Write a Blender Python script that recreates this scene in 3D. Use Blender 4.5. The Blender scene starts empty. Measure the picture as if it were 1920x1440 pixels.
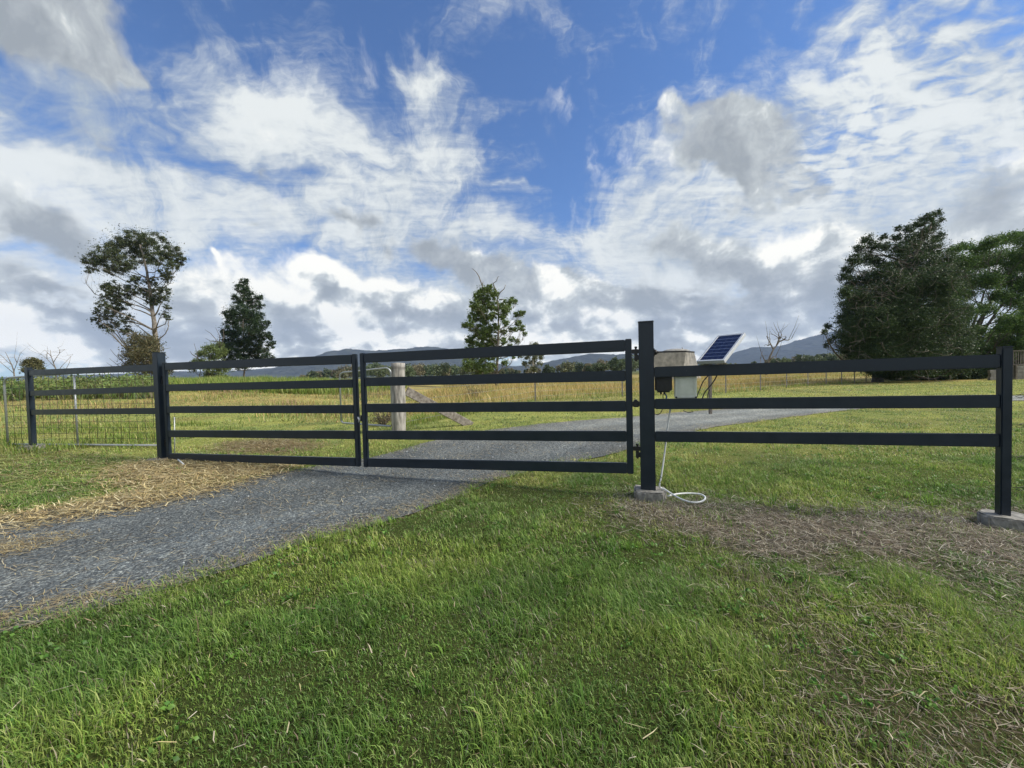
import bpy, bmesh, math, random
import numpy as np
from mathutils import Vector, Matrix
sc = bpy.context.scene
col = sc.collection
RNG = np.random.default_rng(7)
random.seed(7)

# ------------------------------------------------------------------ camera
F = 721.0
PITCH, ROLL, CAMH = math.radians(1.6), 0.025, 1.3
_f = np.array([0, math.cos(PITCH), -math.sin(PITCH)])
_u = np.array([0, math.sin(PITCH), math.cos(PITCH)])
_r = np.array([1.0, 0, 0])
CR = math.cos(ROLL) * _r - math.sin(ROLL) * _u
CU = math.cos(ROLL) * _u + math.sin(ROLL) * _r
CO = np.array([0, 0, CAMH])

def ray(u, v):
    return _f + (u - 960) / F * CR - (v - 720) / F * CU

def on_z(u, v, z=0.0):
    d = ray(u, v)
    return CO + d * ((z - CAMH) / d[2])

def at(u, v, y):
    """point on the line of sight whose world depth is y metres"""
    d = ray(u, v)
    return CO + d * (y / d[1])

cam = bpy.data.cameras.new('camera')
cam.sensor_width = 36
cam.lens = F / 1920 * 36
cam.clip_start = 0.05
cam.clip_end = 20000
co = bpy.data.objects.new('camera', cam)
col.objects.link(co)
M = Matrix((CR.tolist(), CU.tolist(), (-_f).tolist())).transposed().to_4x4()
M.translation = Vector(CO)
co.matrix_world = M
sc.camera = co

# ------------------------------------------------------------------ noise
def vnoise(x, y, seed=0):
    xi = np.floor(x).astype(np.int64); yi = np.floor(y).astype(np.int64)
    fx = x - xi; fy = y - yi
    fx = fx * fx * (3 - 2 * fx); fy = fy * fy * (3 - 2 * fy)
    def h(a, b):
        n = (a * 374761393 + b * 668265263 + seed * 1442695041) & 0x7fffffff
        n = ((n ^ (n >> 13)) * 1274126177) & 0x7fffffff
        return ((n ^ (n >> 16)) & 0xffff) / 65535.0
    return (h(xi, yi) * (1 - fx) + h(xi + 1, yi) * fx) * (1 - fy) + (h(xi, yi + 1) * (1 - fx) + h(xi + 1, yi + 1) * fx) * fy

def fbm(x, y, seed=0, o=4):
    s = 0; a = .5; t = 0
    for i in range(o):
        s = s + a * vnoise(x * 2 ** i, y * 2 ** i, seed + i); t += a; a *= .5
    return s / t

def ss(a, b, x):
    t = np.clip((x - a) / (b - a), 0, 1)
    return t * t * (3 - 2 * t)

# ------------------------------------------------------------------ terrain
GP = on_z(1212, 918, .07)          # right gate post
P4 = on_z(1884, 967, .07)
P2 = on_z(297, 860, .03)
def hz(x, y):
    x = np.asarray(x, float); y = np.asarray(y, float)
    rise = .80 * ss(11, 30, y) * ss(-7, -24, x) * (1 - ss(60, 160, y))
    rise = rise + .12 * ss(-5, -12, x) * ss(5, 12, y) * (1 - ss(60, 160, y))
    m = -.055 * np.exp(-(((x - GP[0] - .05) / .30) ** 2 + ((y - GP[1] + .05) / .30) ** 2)) + .05 * np.exp(-(((x - GP[0] + .1) / .45) ** 2 + ((y - GP[1] + .45) / .22) ** 2)) * .5
    m = m - .05 * np.exp(-(((x - P4[0]) / .38) ** 2 + ((y - P4[1]) / .34) ** 2))
    d = .035 * np.exp(-(((x - 2.7) / .9) ** 2 + ((y - 3.0) / .4) ** 2)) * (fbm(x * 3, y * 3, 5) * 1.4)
    u = .03 * (fbm(x * .5, y * .5, 9) - .5) * ss(1, 6, y)
    far = .25 * (fbm(x * .05, y * .05, 4) - .5) * ss(20, 70, y)
    bump = .02 * (fbm(x * 2.3, y * 2.3, 3) - .5)
    return rise + m + d + u + far + bump

def G(x, y):
    return float(hz(np.array([x]), np.array([y]))[0])

# ------------------------------------------------------------------ object helpers
def tag(o, label=None, cat=None, group=None, kind=None):
    if label: o['label'] = label
    if cat: o['category'] = cat
    if group: o['group'] = group
    if kind: o['kind'] = kind
    return o

def thing(name, loc, label, cat, group=None):
    o = bpy.data.objects.new(name, None)
    o.empty_display_size = .2
    col.objects.link(o); o.location = [float(a) for a in loc]
    return tag(o, label, cat, group)

def np_mesh(name, V, faces, mat, parent=None, colr=None, smooth=False):
    """V (n,3); faces: list of int arrays (m,k) ; colr per-vertex rgb"""
    V = np.asarray(V, np.float32)
    if parent is not None:
        V = V - np.array(parent.location, np.float32) - (np.array(parent.parent.location, np.float32) if parent.parent else 0)
    faces = [f for f in faces if len(f)]
    me = bpy.data.meshes.new(name)
    me.vertices.add(len(V)); me.vertices.foreach_set('co', V.ravel())
    li = np.concatenate([f.ravel() for f in faces]).astype(np.int32)
    tot = np.concatenate([np.full(len(f), f.shape[1]) for f in faces]).astype(np.int32)
    st = np.concatenate([[0], np.cumsum(tot)[:-1]]).astype(np.int32)
    me.loops.add(len(li)); me.loops.foreach_set('vertex_index', li)
    me.polygons.add(len(tot)); me.polygons.foreach_set('loop_start', st)
    me.polygons.foreach_set('loop_total', tot)
    if smooth: me.polygons.foreach_set('use_smooth', np.ones(len(tot), bool))
    me.update(calc_edges=True)
    if colr is not None:
        a = me.color_attributes.new('col', 'FLOAT_COLOR', 'POINT')
        c = np.ones((len(V), 4), np.float32); c[:, :3] = colr
        a.data.foreach_set('color', c.ravel())
    me.materials.append(mat)
    o = bpy.data.objects.new(name, me)
    col.objects.link(o)
    if parent is not None: o.parent = parent
    return o

class MB:
    """collects shapes (world coordinates) into ONE mesh"""
    def __init__(s): s.bm = bmesh.new()
    def box(s, c, ex, ey, ez, bev=0.004, seg=2):
        """c centre, ex/ey/ez half-extent vectors"""
        c, ex, ey, ez = [Vector([float(q) for q in a]) for a in (c, ex, ey, ez)]
        b = bmesh.new(); bmesh.ops.create_cube(b, size=2)
        for v in b.verts: v.co = c + ex * v.co.x + ey * v.co.y + ez * v.co.z
        bmesh.ops.recalc_face_normals(b, faces=b.faces)
        if bev: bmesh.ops.bevel(b, geom=b.edges[:], offset=bev, segments=seg, affect='EDGES', profile=.5)
        s._add(b); return s
    def hexa(s, pts, bev=0):
        b = bmesh.new(); vs = [b.verts.new([float(q) for q in p]) for p in pts]
        for f in ((0, 1, 2, 3), (4, 7, 6, 5), (0, 4, 5, 1), (1, 5, 6, 2), (2, 6, 7, 3), (3, 7, 4, 0)):
            b.faces.new([vs[i] for i in f])
        bmesh.ops.recalc_face_normals(b, faces=b.faces)
        if bev: bmesh.ops.bevel(b, geom=b.edges[:], offset=bev, segments=2, affect='EDGES')
        s._add(b); return s
    def tube(s, pts, rad, n=8):
        pts = [Vector([float(q) for q in p]) for p in pts]
        if not hasattr(rad, '__len__'): rad = [rad] * len(pts)
        b = bmesh.new(); rings = []
        up = Vector((.31, .27, .91))
        for i, p in enumerate(pts):
            t = (pts[min(i + 1, len(pts) - 1)] - pts[max(i - 1, 0)]).normalized()
            a = t.cross(up)
            if a.length < .05: a = t.cross(Vector((1, 0, 0)))
            a.normalize(); c = t.cross(a).normalized()
            rings.append([b.verts.new(p + (a * math.cos(k * 2 * math.pi / n) + c * math.sin(k * 2 * math.pi / n)) * float(rad[i])) for k in range(n)])
        for i in range(len(rings) - 1):
            for k in range(n):
                b.faces.new((rings[i][k], rings[i][(k + 1) % n], rings[i + 1][(k + 1) % n], rings[i + 1][k]))
        b.faces.new(rings[0][::-1]); b.faces.new(rings[-1])
        for f in b.faces: f.smooth = len(f.verts) == 4
        s._add(b); return s
    def _add(s, b):
        me = bpy.data.meshes.new('t'); b.to_mesh(me); b.free()
        s.bm.from_mesh(me); bpy.data.meshes.remove(me)
    def build(s, name, mat, parent=None, smooth=None):
        off = Vector((0, 0, 0))
        if parent is not None:
            off = Vector(parent.location) + (Vector(parent.parent.location) if parent.parent else Vector((0, 0, 0)))
        for v in s.bm.verts: v.co -= off
        me = bpy.data.meshes.new(name); s.bm.to_mesh(me); s.bm.free()
        me.materials.append(mat)
        o = bpy.data.objects.new(name, me); col.objects.link(o)
        if parent is not None: o.parent = parent
        return o

# ------------------------------------------------------------------ materials
def nmat(name):
    m = bpy.data.materials.new(name); m.use_nodes = True
    nt = m.node_tree; b = nt.nodes['Principled BSDF']
    return m, nt, b, nt.nodes.new, nt.links.new

def ramp(nt, stops):
    r = nt.nodes.new('ShaderNodeValToRGB')
    e = r.color_ramp.elements
    while len(e) < len(stops): e.new(.5)
    for i, (p, c) in enumerate(stops):
        e[i].position = p; e[i].color = (*c, 1)
    return r

def noisy(name, c1, c2, scale=20, rough=.6, metal=0, bump=.2, detail=6, lo=.3, hi=.7, dist=.01, spec=.5, stretch=None):
    m, nt, b, N, L = nmat(name)
    tc = N('ShaderNodeTexCoord'); src = tc.outputs['Object']
    if stretch:
        mp = N('ShaderNodeMapping'); mp.inputs['Scale'].default_value = stretch
        L(src, mp.inputs[0]); src = mp.outputs[0]
    t = N('ShaderNodeTexNoise'); t.inputs['Scale'].default_value = scale; t.inputs['Detail'].default_value = detail
    L(src, t.inputs['Vector'])
    r = ramp(nt, [(lo, c1), (hi, c2)]); L(t.outputs[0], r.inputs[0]); L(r.outputs[0], b.inputs['Base Color'])
    b.inputs['Roughness'].default_value = rough; b.inputs['Metallic'].default_value = metal
    b.inputs['Specular IOR Level'].default_value = spec
    if bump:
        bp = N('ShaderNodeBump'); bp.inputs['Strength'].default_value = bump; bp.inputs['Distance'].default_value = dist
        L(t.outputs[0], bp.inputs['Height']); L(bp.outputs[0], b.inputs['Normal'])
    return m

def attr_mat(name, rough=.6, transl=.0, spec=.3, nscale=0, namt=.0):
    m, nt, b, N, L = nmat(name)
    a = N('ShaderNodeAttribute'); a.attribute_name = 'col'
    src = a.outputs['Color']
    L(src, b.inputs['Base Color']); b.inputs['Roughness'].default_value = rough
    b.inputs['Specular IOR Level'].default_value = spec
    if transl:
        t = N('ShaderNodeBsdfTranslucent'); mx = N('ShaderNodeMixShader'); mx.inputs[0].default_value = transl
        L(src, t.inputs[0]); L(b.outputs[0], mx.inputs[1]); L(t.outputs[0], mx.inputs[2])
        L(mx.outputs[0], nt.nodes['Material Output'].inputs[0])
    return m

M_PAINT = noisy('charcoal_powder_coat', (.012, .015, .020), (.018, .022, .028), 60, .42, 0, .05, spec=.5)
# faint dust on the paint
def paint():
    m, nt, b, N, L = nmat('charcoal_paint')
    tc = N('ShaderNodeTexCoord'); t = N('ShaderNodeTexNoise'); t.inputs['Scale'].default_value = 7; t.inputs['Detail'].default_value = 10
    t.inputs['Roughness'].default_value = .7
    L(tc.outputs['Object'], t.inputs['Vector'])
    r = ramp(nt, [(.35, (.006, .013, .023)), (.62, (.010, .018, .029)), (.8, (.035, .041, .048))]); L(t.outputs[0], r.inputs[0]); L(r.outputs[0], b.inputs['Base Color'])
    r2 = ramp(nt, [(.3, (.28,) * 3), (.7, (.5,) * 3)]); L(t.outputs[0], r2.inputs[0]); L(r2.outputs[0], b.inputs['Roughness'])
    b.inputs['Specular IOR Level'].default_value = .45
    t2 = N('ShaderNodeTexNoise'); t2.inputs['Scale'].default_value = 55; t2.inputs['Detail'].default_value = 6; L(tc.outputs['Object'], t2.inputs['Vector'])
    r3 = ramp(nt, [(.70, (0, 0, 0)), (.78, (.35,) * 3)]); L(t2.outputs[0], r3.inputs[0])
    mx = N('ShaderNodeMixRGB'); mx.inputs[2].default_value = (.16, .155, .14, 1); L(r3.outputs[0], mx.inputs[0]); L(r.outputs[0], mx.inputs[1]); L(mx.outputs[0], b.inputs['Base Color'])
    bp = N('ShaderNodeBump'); bp.inputs['Strength'].default_value = .12; bp.inputs['Distance'].default_value = .004; L(t.outputs[0], bp.inputs['Height']); L(bp.outputs[0], b.inputs['Normal'])
    return m
M_PAINT = paint()
M_BLACK = noisy('black_plastic', (.006, .006, .007), (.012, .012, .013), 40, .45, 0, .1)
M_CREAM = noisy('cream_plastic', (.50, .53, .46), (.60, .62, .55), 14, .5, 0, .05)
M_CONC = noisy('concrete', (.13, .125, .115), (.30, .29, .265), 22, .9, 0, .8, 10, dist=.006)
M_TANK = noisy('tank_concrete', (.14, .14, .138), (.34, .33, .31), 1.6, .9, 0, .4, 10, dist=.03)
M_GALV = noisy('galvanised_steel', (.28, .30, .31), (.45, .47, .48), 60, .45, .5, .1)
M_ALU = noisy('aluminium', (.55, .56, .57), (.68, .69, .70), 80, .4, .4, .05)
M_RUST = noisy('old_steel', (.10, .09, .08), (.22, .19, .16), 40, .8, .2, .3)
M_WIRE = noisy('dark_wire', (.04, .04, .035), (.08, .07, .06), 40, .7, .2, 0)
M_FWIRE = noisy('fence_wire', (.20, .20, .19), (.32, .31, .29), 40, .6, .3, 0)
M_PVC = noisy('grey_conduit', (.50, .52, .53), (.66, .68, .68), 30, .4, 0, .05)
M_LOG = noisy('weathered_log', (.13, .12, .11), (.42, .40, .37), 9, .9, 0, 1.0, 12, .3, .68, .02, stretch=(1.6, 1.6, .35))
M_PLANK = noisy('weathered_plank', (.10, .085, .07), (.27, .245, .22), 14, .9, 0, 1.0, 12, .3, .68, .01)
M_BARK = noisy('bark', (.10, .085, .07), (.26, .235, .205), 5, .95, 0, 1.0, 8, dist=.03)
M_DARKBARK = noisy('dark_bark', (.05, .042, .034), (.15, .13, .11), 5, .95, 0, 1.0, 8, dist=.03)
M_GREYBARK = noisy('bleached_wood', (.28, .25, .22), (.52, .49, .45), 4, .9, 0, .6, 8, dist=.03)
M_SLEEPER = noisy('sleeper_timber', (.10, .095, .09), (.20, .19, .18), 6, .9, 0, .6, 8)
M_BLADE = attr_mat('grass_blade', .5, .35, .35)
M_STRAW = attr_mat('straw', .7, .15, .25)
M_LEAF = attr_mat('leaf', .55, .25, .3)
M_STONE = attr_mat('stone_chip', .85, 0, .3)

# ground: vertex colour (true surface cover) + fine noise
def ground_mat():
    m, nt, b, N, L = nmat('ground_cover')
    a = N('ShaderNodeAttribute'); a.attribute_name = 'col'
    tc = N('ShaderNodeTexCoord')
    n1 = N('ShaderNodeTexNoise'); n1.inputs['Scale'].default_value = 26; n1.inputs['Detail'].default_value = 8; n1.inputs['Roughness'].default_value = .75
    n2 = N('ShaderNodeTexNoise'); n2.inputs['Scale'].default_value = .7; n2.inputs['Detail'].default_value = 10; n2.inputs['Roughness'].default_value = .7
    L(tc.outputs['Object'], n1.inputs['Vector']); L(tc.outputs['Object'], n2.inputs['Vector'])
    r1 = ramp(nt, [(.25, (.45,) * 3), (.5, (.95,) * 3), (.75, (1.5,) * 3)]); L(n1.outputs[0], r1.inputs[0])
    r2 = ramp(nt, [(.3, (.72, .78, .8)), (.7, (1.28, 1.2, 1.1))]); L(n2.outputs[0], r2.inputs[0])
    m1 = N('ShaderNodeMixRGB'); m1.blend_type = 'MULTIPLY'; m1.inputs[0].default_value = 1
    m2 = N('ShaderNodeMixRGB'); m2.blend_type = 'MULTIPLY'; m2.inputs[0].default_value = 1
    L(a.outputs['Color'], m1.inputs[1]); L(r1.outputs[0], m1.inputs[2]); L(m1.outputs[0], m2.inputs[1]); L(r2.outputs[0], m2.inputs[2])
    L(m2.outputs[0], b.inputs['Base Color']); b.inputs['Roughness'].default_value = 1; b.inputs['Specular IOR Level'].default_value = .05
    bp = N('ShaderNodeBump'); bp.inputs['Strength'].default_value = .9; bp.inputs['Distance'].default_value = .03
    L(n1.outputs[0], bp.inputs['Height']); L(bp.outputs[0], b.inputs['Normal'])
    return m
M_GROUND = ground_mat()

def gravel_mat():
    m, nt, b, N, L = nmat('crushed_gravel')
    tc = N('ShaderNodeTexCoord')
    v = N('ShaderNodeTexVoronoi'); v.inputs['Scale'].default_value = 75; L(tc.outputs['Object'], v.inputs['Vector'])
    v2 = N('ShaderNodeTexVoronoi'); v2.inputs['Scale'].default_value = 32; L(tc.outputs['Object'], v2.inputs['Vector'])
    n = N('ShaderNodeTexNoise'); n.inputs['Scale'].default_value = 1.3; n.inputs['Detail'].default_value = 9; n.inputs['Roughness'].default_value = .7
    L(tc.outputs['Object'], n.inputs['Vector'])
    sep = N('ShaderNodeSeparateColor'); L(v.outputs['Color'], sep.inputs[0])
    r = ramp(nt, [(.0, (.045, .047, .051)), (.6, (.115, .118, .123)), (.92, (.19, .19, .187)), (1, (.34, .33, .31))]); L(sep.outputs[0], r.inputs[0])
    r2 = ramp(nt, [(.3, (.77, .85, .90)), (.7, (1.24, 1.25, 1.17))]); L(n.outputs[0], r2.inputs[0])
    mx = N('ShaderNodeMixRGB'); mx.blend_type = 'MULTIPLY'; mx.inputs[0].default_value = 1
    L(r.outputs[0], mx.inputs[1]); L(r2.outputs[0], mx.inputs[2])
    at_ = N('ShaderNodeAttribute'); at_.attribute_name = 'col'; m3 = N('ShaderNodeMixRGB'); m3.blend_type = 'MULTIPLY'; m3.inputs[0].default_value = 1
    L(mx.outputs[0], m3.inputs[1]); L(at_.outputs['Color'], m3.inputs[2]); mx = m3
    L(mx.outputs[0], b.inputs['Base Color']); b.inputs['Roughness'].default_value = .95; b.inputs['Specular IOR Level'].default_value = .15
    ad = N('ShaderNodeMath'); ad.operation = 'ADD'; L(v.outputs['Distance'], ad.inputs[0]); L(v2.outputs['Distance'], ad.inputs[1])
    bp = N('ShaderNodeBump'); bp.invert = True; bp.inputs['Strength'].default_value = .7; bp.inputs['Distance'].default_value = .012
    L(ad.outputs[0], bp.inputs['Height']); L(bp.outputs[0], b.inputs['Normal'])
    return m
M_GRAVEL = gravel_mat()

# ------------------------------------------------------------------ ground regions
def gpoly(pts): return np.array([on_z(u, v, 0)[:2] for u, v in pts])
def inside(P, poly):
    x, y = P[:, 0], P[:, 1]; r = np.zeros(len(P), bool)
    n = len(poly); j = n - 1
    for i in range(n):
        xi, yi = poly[i]; xj, yj = poly[j]
        c = ((yi > y) != (yj > y)) & (x < (xj - xi) * (y - yi) / (yj - yi + 1e-12) + xi)
        r ^= c; j = i
    return r
def warp(P, a=.12, f=2.0):
    return P + a * np.stack([fbm(P[:, 0] * f, P[:, 1] * f, 21, 3) - .5, fbm(P[:, 0] * f, P[:, 1] * f, 33, 3) - .5], 1) * 2
def soft(P, poly, sig, n=8):
    s = np.zeros(len(P))
    for k in range(n): s += inside(P + RNG.normal(0, sig, P.shape), poly)
    return s / n

EDGE_R = [(-700, 1440), (-300, 1290), (0, 1185), (240, 1130), (330, 1100), (400, 1075), (480, 1050), (560, 1020), (630, 1000), (700, 983), (780, 958), (860, 930), (910, 907), (960, 891), (1060, 869), (1150, 850), (1250, 820), (1340, 801), (1480, 783), (1560, 773), (1620, 766), (1700, 760), (1860, 753), (2200, 746), (3000, 728)]
EDGE_L = [(-900, 1110), (-500, 1050), (-200, 1003), (0, 972), (130, 952), (250, 934), (330, 922), (430, 905), (500, 893), (560, 882), (640, 868), (700, 858), (740, 849), (790, 833), (860, 817), (900, 810), (1000, 798), (1080, 790), (1180, 783), (1270, 774), (1400, 765), (1560, 757), (1700, 750), (1860, 743), (2200, 735), (3000, 715)]
eR = gpoly(EDGE_R); eL = gpoly(EDGE_L)
def resamp(p, n):
    d = np.r_[0, np.cumsum(np.hypot(*np.diff(p, axis=0).T))]
    # stations warped so both edges pair sensibly
    t = np.linspace(0, d[-1], n)
    return np.stack([np.interp(t, d, p[:, 0]), np.interp(t, d, p[:, 1])], 1)
DRIVE = np.vstack([eR, eL[::-1]])
DIRT = gpoly([(1150, 938), (1195, 922), (1290, 940), (1450, 955), (1600, 960), (1850, 955), (2100, 960), (2500, 1130), (2100, 1150), (1920, 1100), (1780, 1060), (1640, 1050), (1480, 1070), (1400, 1040), (1300, 1005), (1220, 985), (1150, 965)])
DIRT2 = gpoly([(1300, 1040), (1500, 1080), (1920, 1090), (2400, 1200), (2500, 1500), (1500, 1500), (1450, 1330), (1560, 1260), (1500, 1150), (1380, 1100)])
STRAW = gpoly([(200, 885), (270, 864), (330, 866), (450, 868), (560, 871), (530, 886), (450, 905), (390, 927), (330, 942), (200, 962), (60, 988), (-60, 995), (-60, 975), (150, 950), (250, 925), (230, 905)])
STRAW2 = gpoly([(-60, 1165), (100, 1125), (210, 1100), (240, 1112), (150, 1135), (0, 1172), (-60, 1190)])
STRAW3 = gpoly([(-60, 1022), (60, 1010), (170, 1004), (100, 1022), (0, 1048), (-60, 1052)])
BROWN = gpoly([(410, 830), (560, 822), (610, 835), (560, 850), (420, 848)])
MOWN = gpoly([(-200, 850), (120, 846), (260, 858), (150, 890), (170, 905), (0, 960), (-200, 985)])

def cover(P):
    """true ground cover colour for world xy"""
    x, y = P[:, 0], P[:, 1]
    n = fbm(x * .35, y * .35, 40); n2 = fbm(x * 1.7, y * 1.7, 41)
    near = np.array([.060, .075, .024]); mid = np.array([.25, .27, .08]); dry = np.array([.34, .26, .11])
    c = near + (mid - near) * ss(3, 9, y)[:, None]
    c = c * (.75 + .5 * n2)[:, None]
    fence_y = 19 - .25 * (x - 0)
    k = ss(0, 4, y - (16 + np.clip(x, -5, 60) * .25)) * ss(.30, .52, n + .08)
    c = c + (dry - c) * (k * .85)[:, None]
    k = ss(.52, .66, n) * ss(5, 9, y) * .45
    c = c + (np.array([.20, .155, .07]) - c) * k[:, None]
    far = ss(60, 200, y)[:, None]; c = c * (1 - far) + np.array([.10, .115, .045]) * far
    Pw = warp(P)
    for poly, cc, sg in ((DIRT, (.135, .118, .095), .2), (STRAW, (.13, .105, .055), .16), (BROWN, (.20, .15, .09), .25), (STRAW2, (.2, .15, .09), .05)):
        s = soft(Pw, poly, sg)[:, None]; c = c * (1 - s) + np.array(cc) * s
    s = soft(Pw, DIRT2, .2)[:, None] * (.5 * ss(.40, .6, n2))[:, None]
    c = c * (1 - s) + np.array([.085, .066, .045]) * s
    return c

nx, ny = 520, 520
sx = np.linspace(-1, 1, nx); K = 9.5
gx = np.sinh(sx * K) / np.sinh(K) * 7000 + 0
sy = np.linspace(-.74, 1, ny)
gy = np.sinh(sy * K) / np.sinh(K) * 7000 + 2.5
X, Y = np.meshgrid(gx, gy)
Z = hz(X, Y)
V = np.stack([X.ravel(), Y.ravel(), Z.ravel()], 1)
idx = np.arange(nx * ny).reshape(ny, nx)
Q = np.stack([idx[:-1, :-1].ravel(), idx[:-1, 1:].ravel(), idx[1:, 1:].ravel(), idx[1:, :-1].ravel()], 1)
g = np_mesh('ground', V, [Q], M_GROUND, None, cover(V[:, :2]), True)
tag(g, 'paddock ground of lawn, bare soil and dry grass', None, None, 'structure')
from mathutils.bvhtree import BVHTree

# driveway sheet
n = 420; m = 22
eRs = resamp(eR, n)
# pair each right station with the closest progress on the left edge, kept monotone
dL = np.r_[0, np.cumsum(np.hypot(*np.diff(eL, axis=0).T))]; fine = np.linspace(0, dL[-1], 4000)
fl = np.stack([np.interp(fine, dL, eL[:, 0]), np.interp(fine, dL, eL[:, 1])], 1)
kk = np.array([np.argmin(((fl - p) ** 2).sum(1)) for p in eRs])
kk[0] = 0; kk[-1] = 3999; kk = np.maximum.accumulate(kk)
kk = np.convolve(np.r_[np.full(12, kk[0]), kk, np.full(12, kk[-1])], np.ones(25) / 25, 'valid').astype(int)
eLs = fl[kk]
T = np.linspace(-.015, 1.015, m)
D = eRs[:, None] * (1 - T[None, :, None]) + eLs[:, None] * T[None, :, None]
D = D.reshape(-1, 2); jw = warp(D, .05, 3) - D
D = D + jw
V = np.c_[D, hz(D[:, 0], D[:, 1]) + .012]
idx = np.arange(n * m).reshape(n, m)
Q = np.stack([idx[:-1, :-1].ravel(), idx[:-1, 1:].ravel(), idx[1:, 1:].ravel(), idx[1:, :-1].ravel()], 1)[:, ::-1]
TT = np.tile(T, n); wob = .05 * (fbm(V[:, 0] * .4, V[:, 1] * .4, 81) - .5)
trk = np.exp(-((TT - .27 + wob) / .085) ** 2) + np.exp(-((TT - .70 + wob) / .085) ** 2)
tone_ = .86 + .26 * trk + .5 * (fbm(V[:, 0] * 1.2, V[:, 1] * 1.2, 82) - .5)
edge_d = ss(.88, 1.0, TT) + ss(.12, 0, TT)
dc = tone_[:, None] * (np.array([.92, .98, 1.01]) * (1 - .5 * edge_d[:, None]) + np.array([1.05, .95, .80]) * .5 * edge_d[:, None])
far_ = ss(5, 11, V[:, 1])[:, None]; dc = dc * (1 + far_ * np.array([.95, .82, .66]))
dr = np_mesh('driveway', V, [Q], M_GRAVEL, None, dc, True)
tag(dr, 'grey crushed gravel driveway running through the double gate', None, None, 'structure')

# ------------------------------------------------------------------ grass and litter
def blades(P, h, w, lean, az, c, curl=.5):
    """P base (n,3). returns V, quads, tris, colours"""
    n = len(P)
    side = np.stack([-np.sin(az), np.cos(az), np.zeros(n)], 1)
    # blade faces a random way round
    tw = RNG.uniform(-.9, .9, n); s2 = np.stack([np.cos(tw + az), np.sin(tw + az), np.zeros(n)], 1)
    side = side * .8 + s2 * .4; side /= np.linalg.norm(side, axis=1)[:, None]
    d = np.stack([np.cos(az), np.sin(az), np.zeros(n)], 1)
    up = np.array([0, 0, 1.0])
    mid = P + up * (h * np.cos(lean * curl) * .55)[:, None] + d * (h * np.sin(lean * curl) * .55)[:, None]
    tip = mid + up * (h * np.cos(lean * 1.35) * .45)[:, None] + d * (h * np.sin(lean * 1.35) * .45)[:, None]
    w = w[:, None]
    V = np.stack([P - side * w * .5, P + side * w * .5, mid + side * w * .42, mid - side * w * .42, tip], 1).reshape(-1, 3)
    i = np.arange(n) * 5
    q = np.stack([i, i + 1, i + 2, i + 3], 1); t = np.stack([i + 3, i + 2, i + 4], 1)
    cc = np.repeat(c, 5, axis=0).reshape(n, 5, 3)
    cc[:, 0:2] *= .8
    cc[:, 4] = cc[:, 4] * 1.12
    return V, q, t, cc.reshape(-1, 3)

def build_blades(name, parts, mat, label, cat):
    Vs, qs, ts, cs = [], [], [], []; o = 0
    for V, q, t, c in parts:
        Vs.append(V); qs.append(q + o); ts.append(t + o); cs.append(c); o += len(V)
    ob = np_mesh(name, np.vstack(Vs), [np.vstack(qs), np.vstack(ts)], mat, None, np.clip(np.vstack(cs), 0, 1))
    return tag(ob, label, cat, None, 'stuff')

def scatter(n, y0, y1, xm=1.45, pad=.6, p=1.0, xc=0.0):
    """random ground points in the fan in front of the viewpoint"""
    y = (RNG.random(n) ** p) * (y1 - y0) + y0
    # density proportional to width
    keep = RNG.random(n) < (xm * y + pad) / (xm * y1 + pad)
    y = y[keep]
    x = RNG.uniform(-1, 1, len(y)) * (xm * y + pad)
    return np.stack([x, y], 1)

GREENS = np.array([1.15, 1.17, 1.12]) * np.array([[.115, .20, .034], [.16, .25, .045], [.085, .165, .030], [.20, .28, .065], [.25, .31, .10], [.14, .23, .05]])
YELL = np.array([1.5, 1.65, 1.75]) * np.array([[.17, .20, .055], [.21, .22, .065], [.14, .18, .045], [.25, .235, .09]])
DEAD = 1.25 * np.array([[.22, .175, .12], [.30, .26, .19], [.15, .11, .075], [.36, .32, .25], [.12, .09, .065]])
GOLD = np.array([1.0, 1.12, 1.35]) * np.array([[.52, .38, .16], [.42, .29, .11], [.60, .47, .24], [.34, .22, .09]])

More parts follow.
